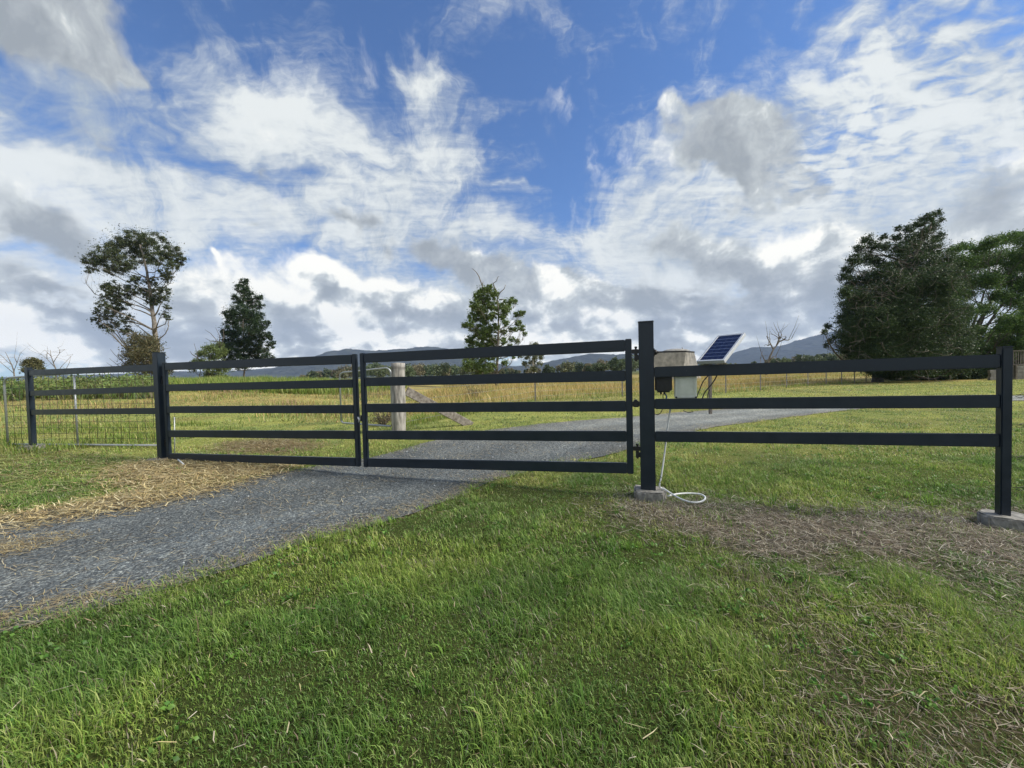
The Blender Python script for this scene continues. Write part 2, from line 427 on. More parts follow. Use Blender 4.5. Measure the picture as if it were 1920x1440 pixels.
def lawn(n, y0, y1, hmin, hmax, wd, tone):
    P = scatter(n, y0, y1)
    Pw = warp(P, .10, 3)
    drv = inside(P + RNG.normal(0, .035, P.shape), DRIVE)
    P = P[~drv]; Pw = Pw[~drv]
    pd = soft(Pw, DIRT, .10, 4); ps = soft(Pw, STRAW, .12, 4); pm = soft(Pw, MOWN, .1, 4) * .5; pb = soft(Pw, BROWN, .2, 4)
    n2 = fbm(P[:, 0] * 1.7, P[:, 1] * 1.7, 41)
    d2 = soft(Pw, DIRT2, .15, 4) * ss(.45, .65, n2) * .65
    kill = np.maximum(np.maximum(pd * (.45 + .5 * ss(.36, .56, n2)), ps * .72), np.maximum(d2 * .7, pb * .8))
    keep = RNG.random(len(P)) > kill
    P = P[keep]; k = len(P); n2 = n2[keep]; d2 = d2[keep]
    nn = fbm(P[:, 0] * .9, P[:, 1] * .9, 55)
    h = RNG.uniform(hmin, hmax, k) * (.45 + 1.1 * ss(.25, .75, fbm(P[:, 0] * 3.1, P[:, 1] * 3.1, 56, 3))) * (1 + .7 * (RNG.random(k) < .04))
    w = wd * RNG.uniform(.6, 1.3, k)
    gi = RNG.integers(0, len(GREENS), k); yi = RNG.integers(0, len(YELL), k)
    ty = np.clip(tone + (P[:, 1] - 3.2) * .13 + .22 * np.exp(-((P[:, 0] + .2) / 1.2) ** 2) * ss(2.2, 3.4, P[:, 1]) + (nn - .5) * .9 - .05, 0, 1)
    c = np.where((RNG.random(k) < ty)[:, None], YELL[yi], GREENS[gi])
    patch = fbm(P[:, 0] * 1.1 + 7, P[:, 1] * 1.1, 71, 3)
    fine = fbm(P[:, 0] * 9, P[:, 1] * 9, 72, 2)
    c = c * (.80 + .44 * ss(.28, .72, patch))[:, None] * (.7 + .6 * fine)[:, None]
    c[:, 0] *= .88 + .28 * ss(.35, .7, patch)
    dead = RNG.random(k) < (.05 + .10 * ss(.5, .8, n2) + .45 * d2)
    c = np.where(dead[:, None], DEAD[RNG.integers(0, len(DEAD), k)] * .9, c)
    c = c * RNG.uniform(.75, 1.25, (k, 1))
    z = hz(P[:, 0], P[:, 1]) - .004
    az = RNG.uniform(0, 2 * np.pi, k)
    az = np.where(RNG.random(k) < .15, fbm(P[:, 0], P[:, 1], 77) * 12, az)
    return blades(np.c_[P, z], h, w, np.where(RNG.random(k) < .35, RNG.uniform(.9, 1.5, k), RNG.uniform(.15, 1.1, k)), az, c)

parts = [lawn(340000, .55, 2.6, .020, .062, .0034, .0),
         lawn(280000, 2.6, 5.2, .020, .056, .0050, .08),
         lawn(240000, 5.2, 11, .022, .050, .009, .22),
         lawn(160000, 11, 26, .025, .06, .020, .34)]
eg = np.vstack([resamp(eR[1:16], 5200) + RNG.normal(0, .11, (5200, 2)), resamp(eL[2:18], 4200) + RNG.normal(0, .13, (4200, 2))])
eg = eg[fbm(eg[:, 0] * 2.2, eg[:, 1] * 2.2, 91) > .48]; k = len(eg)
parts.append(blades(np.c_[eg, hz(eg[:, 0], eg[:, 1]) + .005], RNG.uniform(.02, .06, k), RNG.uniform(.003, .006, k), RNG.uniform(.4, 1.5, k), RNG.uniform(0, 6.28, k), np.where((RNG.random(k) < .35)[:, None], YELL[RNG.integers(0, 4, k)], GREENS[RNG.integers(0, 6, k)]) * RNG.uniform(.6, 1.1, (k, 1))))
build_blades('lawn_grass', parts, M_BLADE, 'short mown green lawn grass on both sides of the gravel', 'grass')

# longer upright tufts in the lawn
P = scatter(1100, .7, 7)
P = P[~inside(P, DRIVE) & ~inside(P, DIRT)]
tc_ = np.vstack([P, np.array([on_z(1750, 945, .02)[:2]] * 6) + RNG.normal(0, .08, (6, 2)), np.array([on_z(1480, 950, .02)[:2]] * 3) + RNG.normal(0, .1, (3, 2))])
nb = 16
B = np.repeat(tc_, nb, 0) + RNG.normal(0, .018, (len(tc_) * nb, 2))
k = len(B); hh = np.repeat(RNG.uniform(.05, .10, len(tc_)), nb) * RNG.uniform(.6, 1.2, k)
hh[-9 * nb:] *= 1.7
cc = np.repeat(GREENS[RNG.integers(0, 4, len(tc_))] * 1.1, nb, 0) * RNG.uniform(.8, 1.3, (k, 1))
build_blades('grass_tufts', [blades(np.c_[B, hz(B[:, 0], B[:, 1]) - .003], hh, RNG.uniform(.004, .0075, k), RNG.uniform(.2, 1.1, k), RNG.uniform(0, 6.28, k), cc)],
             M_BLADE, 'longer bright green tufts standing out of the lawn', 'grass')

P = scatter(2600, .7, 6); P = P[~inside(P, DRIVE) & (fbm(P[:, 0] * 1.3, P[:, 1] * 1.3, 74) > .5)]
B = np.repeat(P, 7, 0) + RNG.normal(0, .016, (len(P) * 7, 2)); k = len(B)
cc = GREENS[RNG.integers(0, 3, k)] * RNG.uniform(.7, 1.2, (k, 1)) * np.array([.8, 1, .9])
build_blades('clover', [blades(np.c_[B, hz(B[:, 0], B[:, 1]) + RNG.uniform(.008, .03, k)], RNG.uniform(.014, .03, k), RNG.uniform(.010, .018, k), RNG.uniform(1.0, 1.5, k), RNG.uniform(0, 6.28, k), cc)],
             M_BLADE, 'small broad leaved clover and weeds among the lawn grass', 'weeds')

# flat lying litter: straw and dead clippings
def litter(P, lmin, lmax, wd, pal, zr=.012, lift=.35):
    k = len(P); az = RNG.uniform(0, 6.28, k)
    L_ = RNG.uniform(lmin, lmax, k)
    z = hz(P[:, 0], P[:, 1]) + RNG.uniform(.010, .010 + zr, k)
    c = pal[RNG.integers(0, len(pal), k)] * RNG.uniform(.7, 1.2, (k, 1))
    lean = RNG.uniform(1.25, 1.52, k) + RNG.uniform(0, .15, k)
    V, q, t, cc = blades(np.c_[P, z], L_, wd * RNG.uniform(.5, 1.3, k), np.minimum(lean, 1.56), az, c, curl=.97)
    V = V.reshape(k, 5, 3)
    V[:, 4, 2] = V[:, 2, 2] + RNG.uniform(-.01, .012, k)
    V[:, 4, :2] += RNG.normal(0, .12, (k, 2)) * L_[:, None]
    return V.reshape(-1, 3), q, t, cc
def in_poly_scatter(poly, n, sig, wf=3):
    lo, hi = poly.min(0) - .3, poly.max(0) + .3; hi = np.minimum(hi, [7, 14]); lo = np.maximum(lo, [-13, .3])
    P = RNG.uniform(lo, hi, (n, 2))
    return P[inside(warp(P, .10, wf) + RNG.normal(0, sig, P.shape), poly)]
parts = [litter(in_poly_scatter(DIRT, 60000, .2), .02, .12, .0042, np.vstack([DEAD, DEAD * .5, DEAD * 1.2]) * np.array([.95, 1, 1.06]), .03),
         litter(in_poly_scatter(DIRT2, 11000, .2), .02, .09, .0032, DEAD)]
build_blades('dead_clippings', parts, M_STRAW, 'grey brown dead grass clippings over the bare soil by the right posts', 'dead grass')
onlane = scatter(34000, 1.6, 9); onlane = onlane[inside(onlane, DRIVE)]
edge = np.vstack([eR[(eR[:, 1] < 8)], ])
ep = resamp(eR[1:14], 3500) + RNG.normal(0, .10, (3500, 2)) + np.array([-.05, .06])
onlane = onlane[fbm(onlane[:, 0] * .8, onlane[:, 1] * 1.6, 90) > .42]
parts = [litter(in_poly_scatter(STRAW, 30000, .20), .06, .22, .0095, np.vstack([GOLD * 1.3, GOLD * 1.1, GOLD * .6]), .03),
         litter(in_poly_scatter(STRAW2, 5000, .05), .03, .10, .003, GOLD * .85 + .02),
         litter(in_poly_scatter(STRAW3, 5000, .05), .04, .12, .004, GOLD * .9),
         litter(in_poly_scatter(MOWN, 16000, .1), .06, .2, .012, np.vstack([GOLD * .7, YELL])),
         litter(in_poly_scatter(BROWN, 6000, .2), .06, .2, .014, GOLD * .6),
         litter(onlane, .03, .15, .0042, GOLD * .75 + .08), litter(ep[::2], .03, .10, .0034, GOLD * .7 + .05)]
lp = scatter(2600, .7, 6); lp = lp[~inside(lp, DRIVE)]
lv = litter(lp, .03, .10, .004, np.vstack([DEAD * 1.5, GOLD]), .02); lv[0][:, 2] += .022
parts.append(lv)
build_blades('loose_straw', parts, M_STRAW, 'golden cut straw heaped by the left gate post and strewn on the gravel', 'straw')

# gravel chips
P = scatter(150000, 1.2, 7.5, 1.5)
P = P[inside(P + RNG.normal(0, .05, P.shape), DRIVE)]
k = len(P); r = RNG.uniform(.0028, .0075, k) * (1 + 1.2 * (RNG.random(k) < .03)) * (.8 + .10 * P[:, 1])
base = np.array([[1, 0, 0], [0, 1, 0], [-1, 0, 0], [0, -1, 0], [0, 0, 1]], float)
a = RNG.uniform(0, 6.28, k); ca, sa = np.cos(a), np.sin(a)
Vv = base[None] * RNG.uniform(.55, 1.35, (k, 5, 1))
Vx = Vv[..., 0] * ca[:, None] - Vv[..., 1] * sa[:, None]; Vy = Vv[..., 0] * sa[:, None] + Vv[..., 1] * ca[:, None]
zz = hz(P[:, 0], P[:, 1]) + .012
Vv = np.stack([P[:, :1] + Vx * r[:, None], P[:, 1:2] + Vy * r[:, None], zz[:, None] + (Vv[..., 2] * 1.1 - .1) * r[:, None]], 2).reshape(-1, 3)
i = np.arange(k) * 5
tr = np.vstack([np.stack([i + p, i + q, i + 4], 1) for p, q in ((0, 1), (1, 2), (2, 3), (3, 0))])
gc = RNG.uniform(.045, .17, k); gc = np.where(RNG.random(k) < .03, RNG.uniform(.22, .38, k), gc)
cc = np.repeat(gc[:, None] * np.array([.93, 1.0, 1.03]), 5, 0)
st = np_mesh('gravel_stones', Vv, [tr], M_STONE, None, cc)
tag(st, 'loose blue grey gravel chips lying on the driveway', 'gravel', None, 'stuff')

# tall paddock grasses
def tall(P, h0, h1, w, pal, lean=.5, nb=1):
    if nb > 1: P = np.repeat(P, nb, 0) + RNG.normal(0, .09, (len(P) * nb, 2))
    k = len(P)
    h = RNG.uniform(h0, h1, k) * (.55 + .9 * fbm(P[:, 0] * .5, P[:, 1] * .5, 61))
    c = pal[RNG.integers(0, len(pal), k)] * RNG.uniform(.75, 1.2, (k, 1))
    return blades(np.c_[P, hz(P[:, 0], P[:, 1]) - .01], h, w * RNG.uniform(.6, 1.4, k), RNG.uniform(.05, lean, k), RNG.uniform(0, 6.28, k), c)
WF = [on_z(745, 806, 0)[:2], on_z(1004, 752, 0)[:2], on_z(1167, 743, 0)[:2], on_z(1361, 737, 0)[:2], on_z(1426, 732, 0)[:2], on_z(1475, 727.5, 0)[:2], on_z(1515, 724, 0)[:2], on_z(1549, 721.5, 0)[:2], on_z(1578, 719.5, 0)[:2], on_z(1602, 718, 0)[:2], on_z(1624, 716.5, 0)[:2]]
WFa = np.array(WF)
def beyond_wire(P):
    yy = np.interp(P[:, 0], WFa[:, 0], WFa[:, 1], left=10.5, right=40)
    return P[:, 1] - yy
GT = np.array([1.75, 1.4, 1.5]) * np.array([[.10, .19, .03], [.13, .22, .04], [.09, .16, .03], [.20, .25, .07]])
DRYP = np.array([1.3, 1.25, 1.1]) * np.array([[.40, .29, .13], [.46, .35, .17], [.33, .25, .10], [.30, .28, .10], [.24, .25, .08]])
P = scatter(230000, 10, 62, 1.25)
b_ = beyond_wire(P); P = P[(b_ > .2) & (P[:, 0] > -2.5 - .12 * (P[:, 1])) & (fbm(P[:, 0] * .35, P[:, 1] * .35, 62) > .36)]
gsel = fbm(P[:, 0] * .16, P[:, 1] * .3, 69) > .54
d1 = tall(P[~gsel], .18, .66, .020, DRYP, .9)
d1b = tall(P[gsel], .10, .36, .020, np.vstack([YELL, DRYP[3:], GT * 1.1]), .9)
P = scatter(60000, 10.5, 30, 1.3)
P = P[(beyond_wire(P) > .1) & (P[:, 0] < -1.5) & (fbm(P[:, 0] * .3, P[:, 1] * .5, 63) > .50)]
Pb = P[fbm(P[:, 0] * .45 + 3, P[:, 1] * .7, 66) > .56]
d2_ = tall(P, .10, .34, .020, np.vstack([DRYP[1:], YELL, GT]), 1.1)
d3_ = tall(Pb, .12, .45, .016, np.array([[.34, .22, .13], [.42, .30, .18], [.28, .18, .10]]), 1.0)
build_blades('dry_paddock_grass', [d1, d1b, d2_, d3_], M_BLADE, 'tall golden dry grass filling the paddock beyond the wire fence', 'grass')
P = RNG.uniform([-46, 24], [-9.5, 36], (60000, 2)); P = P[(fbm(P[:, 0] * .3, P[:, 1] * .3, 64) > .3) & (RNG.random(len(P)) < ss(-9.5, -15, P[:, 0]) + .15)]
t1 = tall(P, .35, .85, .04, GT, .6)
P = RNG.uniform([-3, 8.9], [2.5, 13], (7000, 2)); P = P[(beyond_wire(P) > -.1) & (beyond_wire(P) < 1.6)]
t2 = tall(P, .10, .34, .012, GT, .7)
P = RNG.uniform([0, 10], [30, 40], (60000, 2)); bb = beyond_wire(P); P = P[(bb > -.35) & (bb < .5)]
t3 = tall(P, .08, .3, .014, GT, .8)
P = RNG.uniform([-14, 7.0], [-7.2, 11], (9000, 2)); P = P[fbm(P[:, 0], P[:, 1], 65) > .48]
t4 = tall(P, .06, .22, .012, GT, .9)
build_blades('tall_green_grass', [t1, t2, t3, t4], M_BLADE, 'rank bright green grass along the low rise and the fence lines', 'grass')
P = RNG.uniform([-52, 20], [-17, 30], (24000, 2)); P = P[(P[:, 0] / P[:, 1] < -.93) & (fbm(P[:, 0] * .4, P[:, 1] * .4, 67) > .35)]
WEED = np.array([[.12, .19, .05], [.16, .22, .06], [.24, .26, .09], [.15, .13, .06]])
w1 = tall(P, .35, .95, .05, WEED, 1.2)
def weedclumps():
    C = RNG.uniform([-50, 21], [-18, 30], (900, 2)); C = C[(C[:, 0] / C[:, 1] < -.90) & (fbm(C[:, 0] * .5, C[:, 1] * .5, 68) > .42)]
    k = len(C); hh = RNG.uniform(.35, 1.1, k); nl = 110
    P_ = np.repeat(np.c_[C, hz(C[:, 0], C[:, 1])], nl, 0)
    a = np.clip(RNG.normal(0, .5, (k * nl, 3)), -1, 1)
    H = np.repeat(hh, nl)
    P_ = P_ + a * np.stack([H * .8, H * .8, H * .5], 1) + np.array([0, 0, 1]) * (H * .55)[:, None]
    P_[:, 2] = np.maximum(P_[:, 2], hz(P_[:, 0], P_[:, 1]) + .02)
    return P_, WEED[np.repeat(RNG.integers(0, 3, k), nl)] * np.repeat(RNG.uniform(.6, 1.2, (k, 1)), nl, 0)
build_blades('rank_weeds', [w1], M_BLADE, 'bushy dark green weeds along the far left edge of the paddock', 'weeds')

# ------------------------------------------------------------------ rail fence, posts and gates
E_ = (P4 - P2); E_[2] = 0; E_ /= np.linalg.norm(E_)          # along the fence, to the right
N_ = np.array([-E_[1], E_[0], 0])                            # away from the viewpoint
Zv = np.array([0, 0, 1.0])
def fp(u, v, off=0.0):
    """(s, z) of the sight line on the fence plane pushed back by off"""
    d = ray(u, v); A = P4 + N_ * off
    t = ((A - CO) @ N_) / (d @ N_); p = CO + d * t
    return (p - P4) @ E_, p[2]
def W(s, z, n): return P4 * np.array([1, 1, 0]) + E_ * s + N_ * n + Zv * z
def fbox(mb, s0, s1, z0, z1, n0, n1, bev=.006, z0b=None, z1b=None):
    """box in fence frame; z0b/z1b are heights at the s1 end when it slopes"""
    z0b = z0 if z0b is None else z0b; z1b = z1 if z1b is None else z1b
    mb.hexa([W(s0, z0, n0), W(s1, z0b, n0), W(s1, z0b, n1), W(s0, z0, n1), W(s0, z1, n0), W(s1, z1b, n0), W(s1, z1b, n1), W(s0, z1, n1)], bev)
    return mb
def hexfix(): pass

sGP = fp(1199, 760)[0]; sGPr = fp(1227.5, 760)[0]
sP2 = fp(290.5, 760)[0] - .015; sP2r = sP2 + .125
sE = fp(52, 760)[0]
s4l = fp(1878, 800)[0]; s4r = fp(1899, 800)[0]
# --- right gate post
def post(name, s0, s1, zb, zt, dep, label, cat, footing=None, group=None, cap=True):
    c = W((s0 + s1) / 2, 0, dep / 2); c[2] = zb
    t = thing(name, c, label, cat, group)
    fbox(MB(), s0, s1, zb - .25, zt - .004, 0, dep, .007).build('post_shaft', M_PAINT, t)
    if cap:
        fbox(MB(), s0 - .004, s1 + .004, zt - .004, zt + .008, -.004, dep + .004, .005).build('post_cap', M_PAINT, t)
    return t
gp = post('gate_post', sGP, sGPr, .07, 1.785, .125, 'tallest black square steel post carrying the right gate and standing on a rough concrete block', 'gate post')
lp_ = post('gate_post', sP2, sP2r, .02, 1.785, .125, 'black square steel post between the left fence panel and the left gate', 'gate post')
# footing of right gate post : rough concrete block
def rough_block(pts2, z0, z1, mat, parent, name='concrete_footing', amp=.01, seed=1):
    b = bmesh.new()
    vs = [b.verts.new((p[0], p[1], z0)) for p in pts2]
    f = b.faces.new(vs); r = bmesh.ops.extrude_face_region(b, geom=[f])
    for v in r['geom']:
        if isinstance(v, bmesh.types.BMVert): v.co.z = z1
    bmesh.ops.recalc_face_normals(b, faces=b.faces)
    bmesh.ops.bevel(b, geom=[e for e in b.edges], offset=.012, segments=2, affect='EDGES')
    bmesh.ops.triangulate(b, faces=b.faces[:])
    bmesh.ops.subdivide_edges(b, edges=b.edges[:], cuts=2, use_grid_fill=True)
    R = random.Random(seed)
    for v in b.verts: v.co += Vector((R.uniform(-1, 1), R.uniform(-1, 1), R.uniform(-1, 1) * .6)) * amp
    mb = MB(); mb._add(b); return mb.build(name, mat, parent)
c = W((sGP + sGPr) / 2, 0, .05)
def ringpts(c, rs, rn, n, rot=0, jit=.0, seed=3):
    R = random.Random(seed); o = []
    for i in range(n):
        a = 2 * math.pi * i / n + rot; k = 1 + R.uniform(-jit, jit)
        o.append(c + E_ * math.cos(a) * rs * k + N_ * math.sin(a) * rn * k)
    return o
rough_block([W(sGP - .055, 0, -.07), W(sGP + .06, 0, -.09), W(sGPr + .06, 0, -.08), W(sGPr + .10, 0, .03), W(sGPr + .10, 0, .17), W(sGP - .07, 0, .17)], -.15, .075, M_CONC, gp, amp=.006)
rough_block([W(sP2 - .10, 0, -.1), W(sP2r + .10, 0, -.12), W(sP2r + .12, 0, .22), W(sP2 - .1, 0, .22)], -.15, .035, M_CONC, lp_, amp=.006, seed=5)

def rail_z(pts, off):
    r = [fp(u, v, off) for u, v in pts]; return r
# --- right fence panel : three rails, end post on a footing
rf = thing('rail_fence', W((sGPr + s4l) / 2, 0, .03), 'black three rail steel fence panel to the right of both gates', 'fence')
ND0, ND1 = .012, .052
for (uv0, uv1, h) in (((1225, 688), (1868, 664.5), .107), ((1225, 748), (1868, 740.5), .105), ((1225, 808), (1868, 812.5), .105)):
    a = fp(*uv0, ND0); b = fp(*uv1, ND0)
    sl = (b[1] - a[1]) / (b[0] - a[0])
    s0, s1 = sGPr + .001, s4l + .002
    z0 = a[1] + sl * (s0 - a[0]); z1 = a[1] + sl * (s1 - a[0])
    if uv0[1] == 808: z0 -= .006; z1 -= .006
    fbox(MB(), s0, s1, z0 - h, z0, ND0, ND1, .007, z1 - h, z1).build('rail', M_PAINT, rf)
fbox(MB(), s4l, s4r, -.2, 1.405, 0, .062, .006).build('end_post', M_PAINT, rf)
fbox(MB(), s4l - .004, s4r + .004, 1.405, 1.416, -.004, .059, .004).build('post_cap', M_PAINT, rf)
cc4 = W((s4l + s4r) / 2 + .02, 0, .03)
rough_block([np.array(p) for p in ringpts(cc4, .17, .135, 11, .3, .08, 8)], -.12, .072, M_CONC, rf, amp=.006, seed=9)

# --- left fence panel
lf = thing('rail_fence', W((sE + sP2) / 2, 0, .03), 'black three rail steel fence panel at the far left in front of the mesh gate', 'fence')
for (uv0, uv1, h) in (((62, 693.5), (279, 683.5), .112), ((62, 732.5), (281, 724), .105), ((62, 768), (283, 765), .105)):
    a = fp(*uv0, ND0); b = fp(*uv1, ND0); s0, s1 = sE + .04, sP2 - .001
    sl = (b[1] - a[1]) / (b[0] - a[0]); z0 = a[1] + sl * (s0 - a[0]); z1 = a[1] + sl * (s1 - a[0])
    fbox(MB(), s0, s1, z0 - h, z0, ND0, ND1, .007, z1 - h, z1).build('rail', M_PAINT, lf)
zE = fp(48, 689)[1]
fbox(MB(), sE - .06, sE + .06, -.2, zE - .01, 0, .075, .007).build('end_post', M_PAINT, lf)
fbox(MB(), sE - .064, sE + .064, zE - .01, zE + .004, -.004, .079, .005).build('post_cap', M_PAINT, lf)
rough_block([np.array(p) for p in ringpts(W(sE, 0, .03), .2, .17, 9, .3, .06, 8)], -.12, .105, M_CONC, lf, amp=.006, seed=4)

# --- gates
def gate(name, uL, uR, topsL, topsR, botL, botR, label):
    """uL/uR outer edges; tops* = v of the five rail tops at the two ends"""
    n0, n1 = .035, .085
    sl, sr = fp(uL, 760, n0)[0], fp(uR, 760, n0)[0]
    zT0, zT1 = fp(uL, topsL[0], n0)[1], fp(uR, topsR[0], n0)[1]
    zB0, zB1 = fp(uL, botL, n0)[1], fp(uR, botR, n0)[1]
    t = thing(name, W((sl + sr) / 2, (zB0 + zB1) / 2, .06), label, 'gate')
    sw = .065
    fbox(MB(), sl, sl + sw, zB0, zT0 + .006, n0, n1, .006).build('stile', M_PAINT, t)
    fbox(MB(), sr - sw, sr, zB1, zT1 + .006, n0, n1, .006).build('stile', M_PAINT, t)
    for k in range(5):
        z0 = fp(uL, topsL[k], n0)[1]; z1 = fp(uR, topsR[k], n0)[1]; h = .122 if k == 0 else .112
        if k == 4: z0 = zB0 + h + .002; z1 = zB1 + h + .002
        q = sw / (sr - sl)
        za = z0 + (z1 - z0) * q; zb = z1 - (z1 - z0) * q
        fbox(MB(), sl + sw + .0005, sr - sw - .0005, za - h, za, n0 + .003, n1 - .003, .007, zb - h, zb).build('rail', M_PAINT, t)
    return t, sl, sr
g2, g2l, g2r = gate('swing_gate', 677, 1186, (663, 708.5, 757.5, 808, 858), (636, 694, 751.5, 808.5, 868), 875.5, 889, 'right hand leaf of the black five rail double gate, hung from the tallest post')
g1, g1l, g1r = gate('swing_gate', 307, 669.5, (680.5, 721, 762, 807, 849), (664.5, 711, 759.5, 808, 857.5), 862.5, 875, 'left hand leaf of the black five rail double gate, hung from the left gate post')

def hinge(t, s_gate, s_post, z, side):
    m = MB(); s0, s1 = min(s_gate, s_post), max(s_gate, s_post)
    zc = z
    fbox(m, s0, s1, zc + .005, zc + .05, .045, .075, .003)             # gate lug
    sm = s_post - side * .028
    fbox(m, sm - .016, sm + .016, zc - .065, zc + .012, .035, .085, .004)   # barrel block
    m.tube([W(sm, zc - .075, .06), W(sm, zc + .075, .06)], .010, 10)         # pin
    m.tube([W(sm, zc + .062, .06), W(sm, zc + .078, .06)], .016, 6)
    fbox(m, min(sm, s_post), max(sm, s_post), zc - .06, zc - .01, .04, .08, .003)
    m.build('hinge', M_BLACK, t)
for v in (664, 846):
    hinge(g2, g2r, sGP, fp(1190, v, .05)[1], 1)
for v in (712, 829):
    hinge(g1, g1l, sP2r, fp(304, v, .05)[1], -1)
# lock between the two leaves
zl = fp(673, 783, .05)[1]
m_ = MB(); fbox(m_, g2l - .03, g2l - .001, zl - .05, zl + .03, .04, .08, .004); m_.build('lock_body', M_BLACK, g2)
m_ = MB(); fbox(m_, g1r + .001, g2l - .031, zl - .03, zl - .004, .05, .07, .003); m_.tube([W(g1r + .01, zl + .01, .03), W(g1r + .03, zl - .03, .028), W(g1r + .018, zl - .055, .03)], .009, 8); m_.build('latch_bolt', M_ALU, g1)
# opener arm between gate and post
zo = fp(1193, 757, .05)[1]
oa = thing('gate_opener_arm', W(sGP - .03, zo, .07), 'short black opener arm joining the right gate to the tallest post at mid height', 'gate opener')
m_ = MB(); fbox(m_, g2r + .001, sGP - .001, zo - .034, zo + .030, .02, .095, .008); m_.build('arm_tube', M_BLACK, oa)
m_ = MB(); fbox(m_, g2r + .012, sGP - .02, zo + .029, zo + .042, .05, .09, .005); m_.build('top_bracket', M_BLACK, oa)
# hinge adjuster bolt on the other side of the post
zk = fp(1230, 660)[1]
m_ = MB(); m_.tube([W(sGPr + .001, zk, .06), W(sGPr + .02, zk, .06), W(sGPr + .034, zk, .06)], [.03, .03, .022], 8)
m_.tube([W(sGPr + .034, zk, .06), W(sGPr + .045, zk, .06)], .012, 6); fbox(m_, sGPr + .0015, sGPr + .008, zk - .045, zk + .04, .03, .09, .002)
m_.build('through_bolt', M_BLACK, gp)

# --- control boxes behind the top rail
def zf(u, v, off): return fp(u, v, off)[1]
nb0 = .07
s0, s1 = fp(1228, 715, nb0)[0], fp(1260.5, 715, nb0)[0]
bx = thing('control_box', W((s0 + s1) / 2, zf(1240, 736, nb0), nb0 + .05), 'small black rounded box hanging under the top rail right beside the tallest post', 'control box')
m_ = MB(); fbox(m_, s0, s1, zf(1240, 736, nb0), zf(1240, 694, nb0), nb0, nb0 + .10, .022); m_.build('case', M_BLACK, bx)
m_ = MB(); fbox(m_, s0 + .012, s1 - .012, zf(1240, 733, nb0), zf(1240, 697, nb0), nb0 - .006, nb0 - .0005, .003); m_.build('cover', M_BLACK, bx)
for q in (.35, .55):
    sm = s0 + (s1 - s0) * q; zb = zf(1240, 736, nb0)
    MB().tube([W(sm, zb, nb0 + .05), W(sm, zb - .022, nb0 + .05)], .010, 8).build('cable_gland', M_BLACK, bx)
s2, s3 = fp(1265, 725, nb0)[0], fp(1307, 725, nb0)[0]
M_BLUE = noisy('blue_plastic', (.02, .07, .22), (.03, .10, .30), 30, .4, 0, 0)
wb = thing('junction_box', W((s2 + s3) / 2, zf(1285, 748, nb0), nb0 + .05), 'cream plastic weatherproof box with ridged lid under the top rail', 'junction box')
zb, zt = zf(1285, 747, nb0), zf(1285, 700, nb0)
m_ = MB(); fbox(m_, s2, s3, zb, zt, nb0, nb0 + .09, .008); m_.build('case', M_CREAM, wb)
m_ = MB(); fbox(m_, s2 + .006, s3 - .006, zb + .006, zt - .004, nb0 - .012, nb0 - .0005, .004)
fbox(m_, s2 + .05, s3 - .05, zb + .045, zt - .03, nb0 - .017, nb0 - .0125, .002)
for q in (.022, .034):
    for ss_, se in ((s2 + q, s2 + q + .004), (s3 - q - .004, s3 - q)):
        fbox(m_, ss_, se, zb + .03, zt - .02, nb0 - .015, nb0 - .0122, .001)
m_.build('lid', M_CREAM, wb)
for q in (s2 + .012, s3 - .012):
    MB().tube([W(q, zb + .012, nb0 - .012), W(q, zb + .012, nb0 - .022)], .0095, 10).build('lid_screw', M_BLACK, wb)
for q in (.35, .78):
    sm = s2 + (s3 - s2) * q
    MB().tube([W(sm, zb, nb0 + .045), W(sm, zb - .02, nb0 + .045)], .012, 8).build('cable_gland', M_BLACK, wb)
# cables
def sag(pts, r, mat, name, label, cat, n=None):
    # catmull-rom through points
    P = [np.array(p, float) for p in pts]; P = [P[0]] + P + [P[-1]]; o = []
    for i in range(1, len(P) - 2):
        for t in np.linspace(0, 1, 8, endpoint=False):
            a, b, c_, d = P[i - 1], P[i], P[i + 1], P[i + 2]
            o.append(.5 * ((2 * b) + (-a + c_) * t + (2 * a - 5 * b + 4 * c_ - d) * t * t + (-a + 3 * b - 3 * c_ + d) * t ** 3))
    o.append(P[-2])
    ob = MB().tube(o, r, n or 7).build(name, mat)
    return tag(ob, label, cat)
def fw(u, v, off): s, z = fp(u, v, off); return W(s, z, off)
sag([fw(1247, 738, .12), fw(1250, 745, .13), fw(1246, 752, .12)], .007, M_BLUE, 'blue_cable', 'short blue cable coming out of the black control box', 'cable')
sag([fw(1243, 738, .12), fw(1243, 760, .13), fw(1240, 772, .10), fw(1234, 777, .09), fw(1227, 776, .08)], .004, M_BLACK, 'control_cable', 'thin black cable hanging from the black control box to the tallest post', 'cable')
sag([fw(1305, 747, .12), fw(1312, 730, .13), fw(1318, 716, .13), fw(1328, 704, .12)], .0055, M_BLACK, 'panel_cable', 'black cable rising from the corner of the cream box to the solar panel', 'cable')
sag([fw(1316, 749, .14), fw(1322, 735, .15), fw(1333, 722, .16), fw(1340, 712, .15), fw(1345, 702, .14)], .006, M_BLACK, 'panel_cable', 'longer black cable looping down behind the right fence under the solar panel', 'cable')
sag([fw(1326, 750, .16), fw(1327, 740, .16), fw(1331, 730, .16)], .004, M_BLACK, 'panel_cable', 'short stub of thin black cable behind the middle rail under the solar panel', 'cable')
sag([fw(1281, 770, .10), fw(1290, 773, .11), fw(1300, 772, .10)], .004, M_BLACK, 'drop_cable', 'short loop of black cable sagging below the middle rail', 'cable')
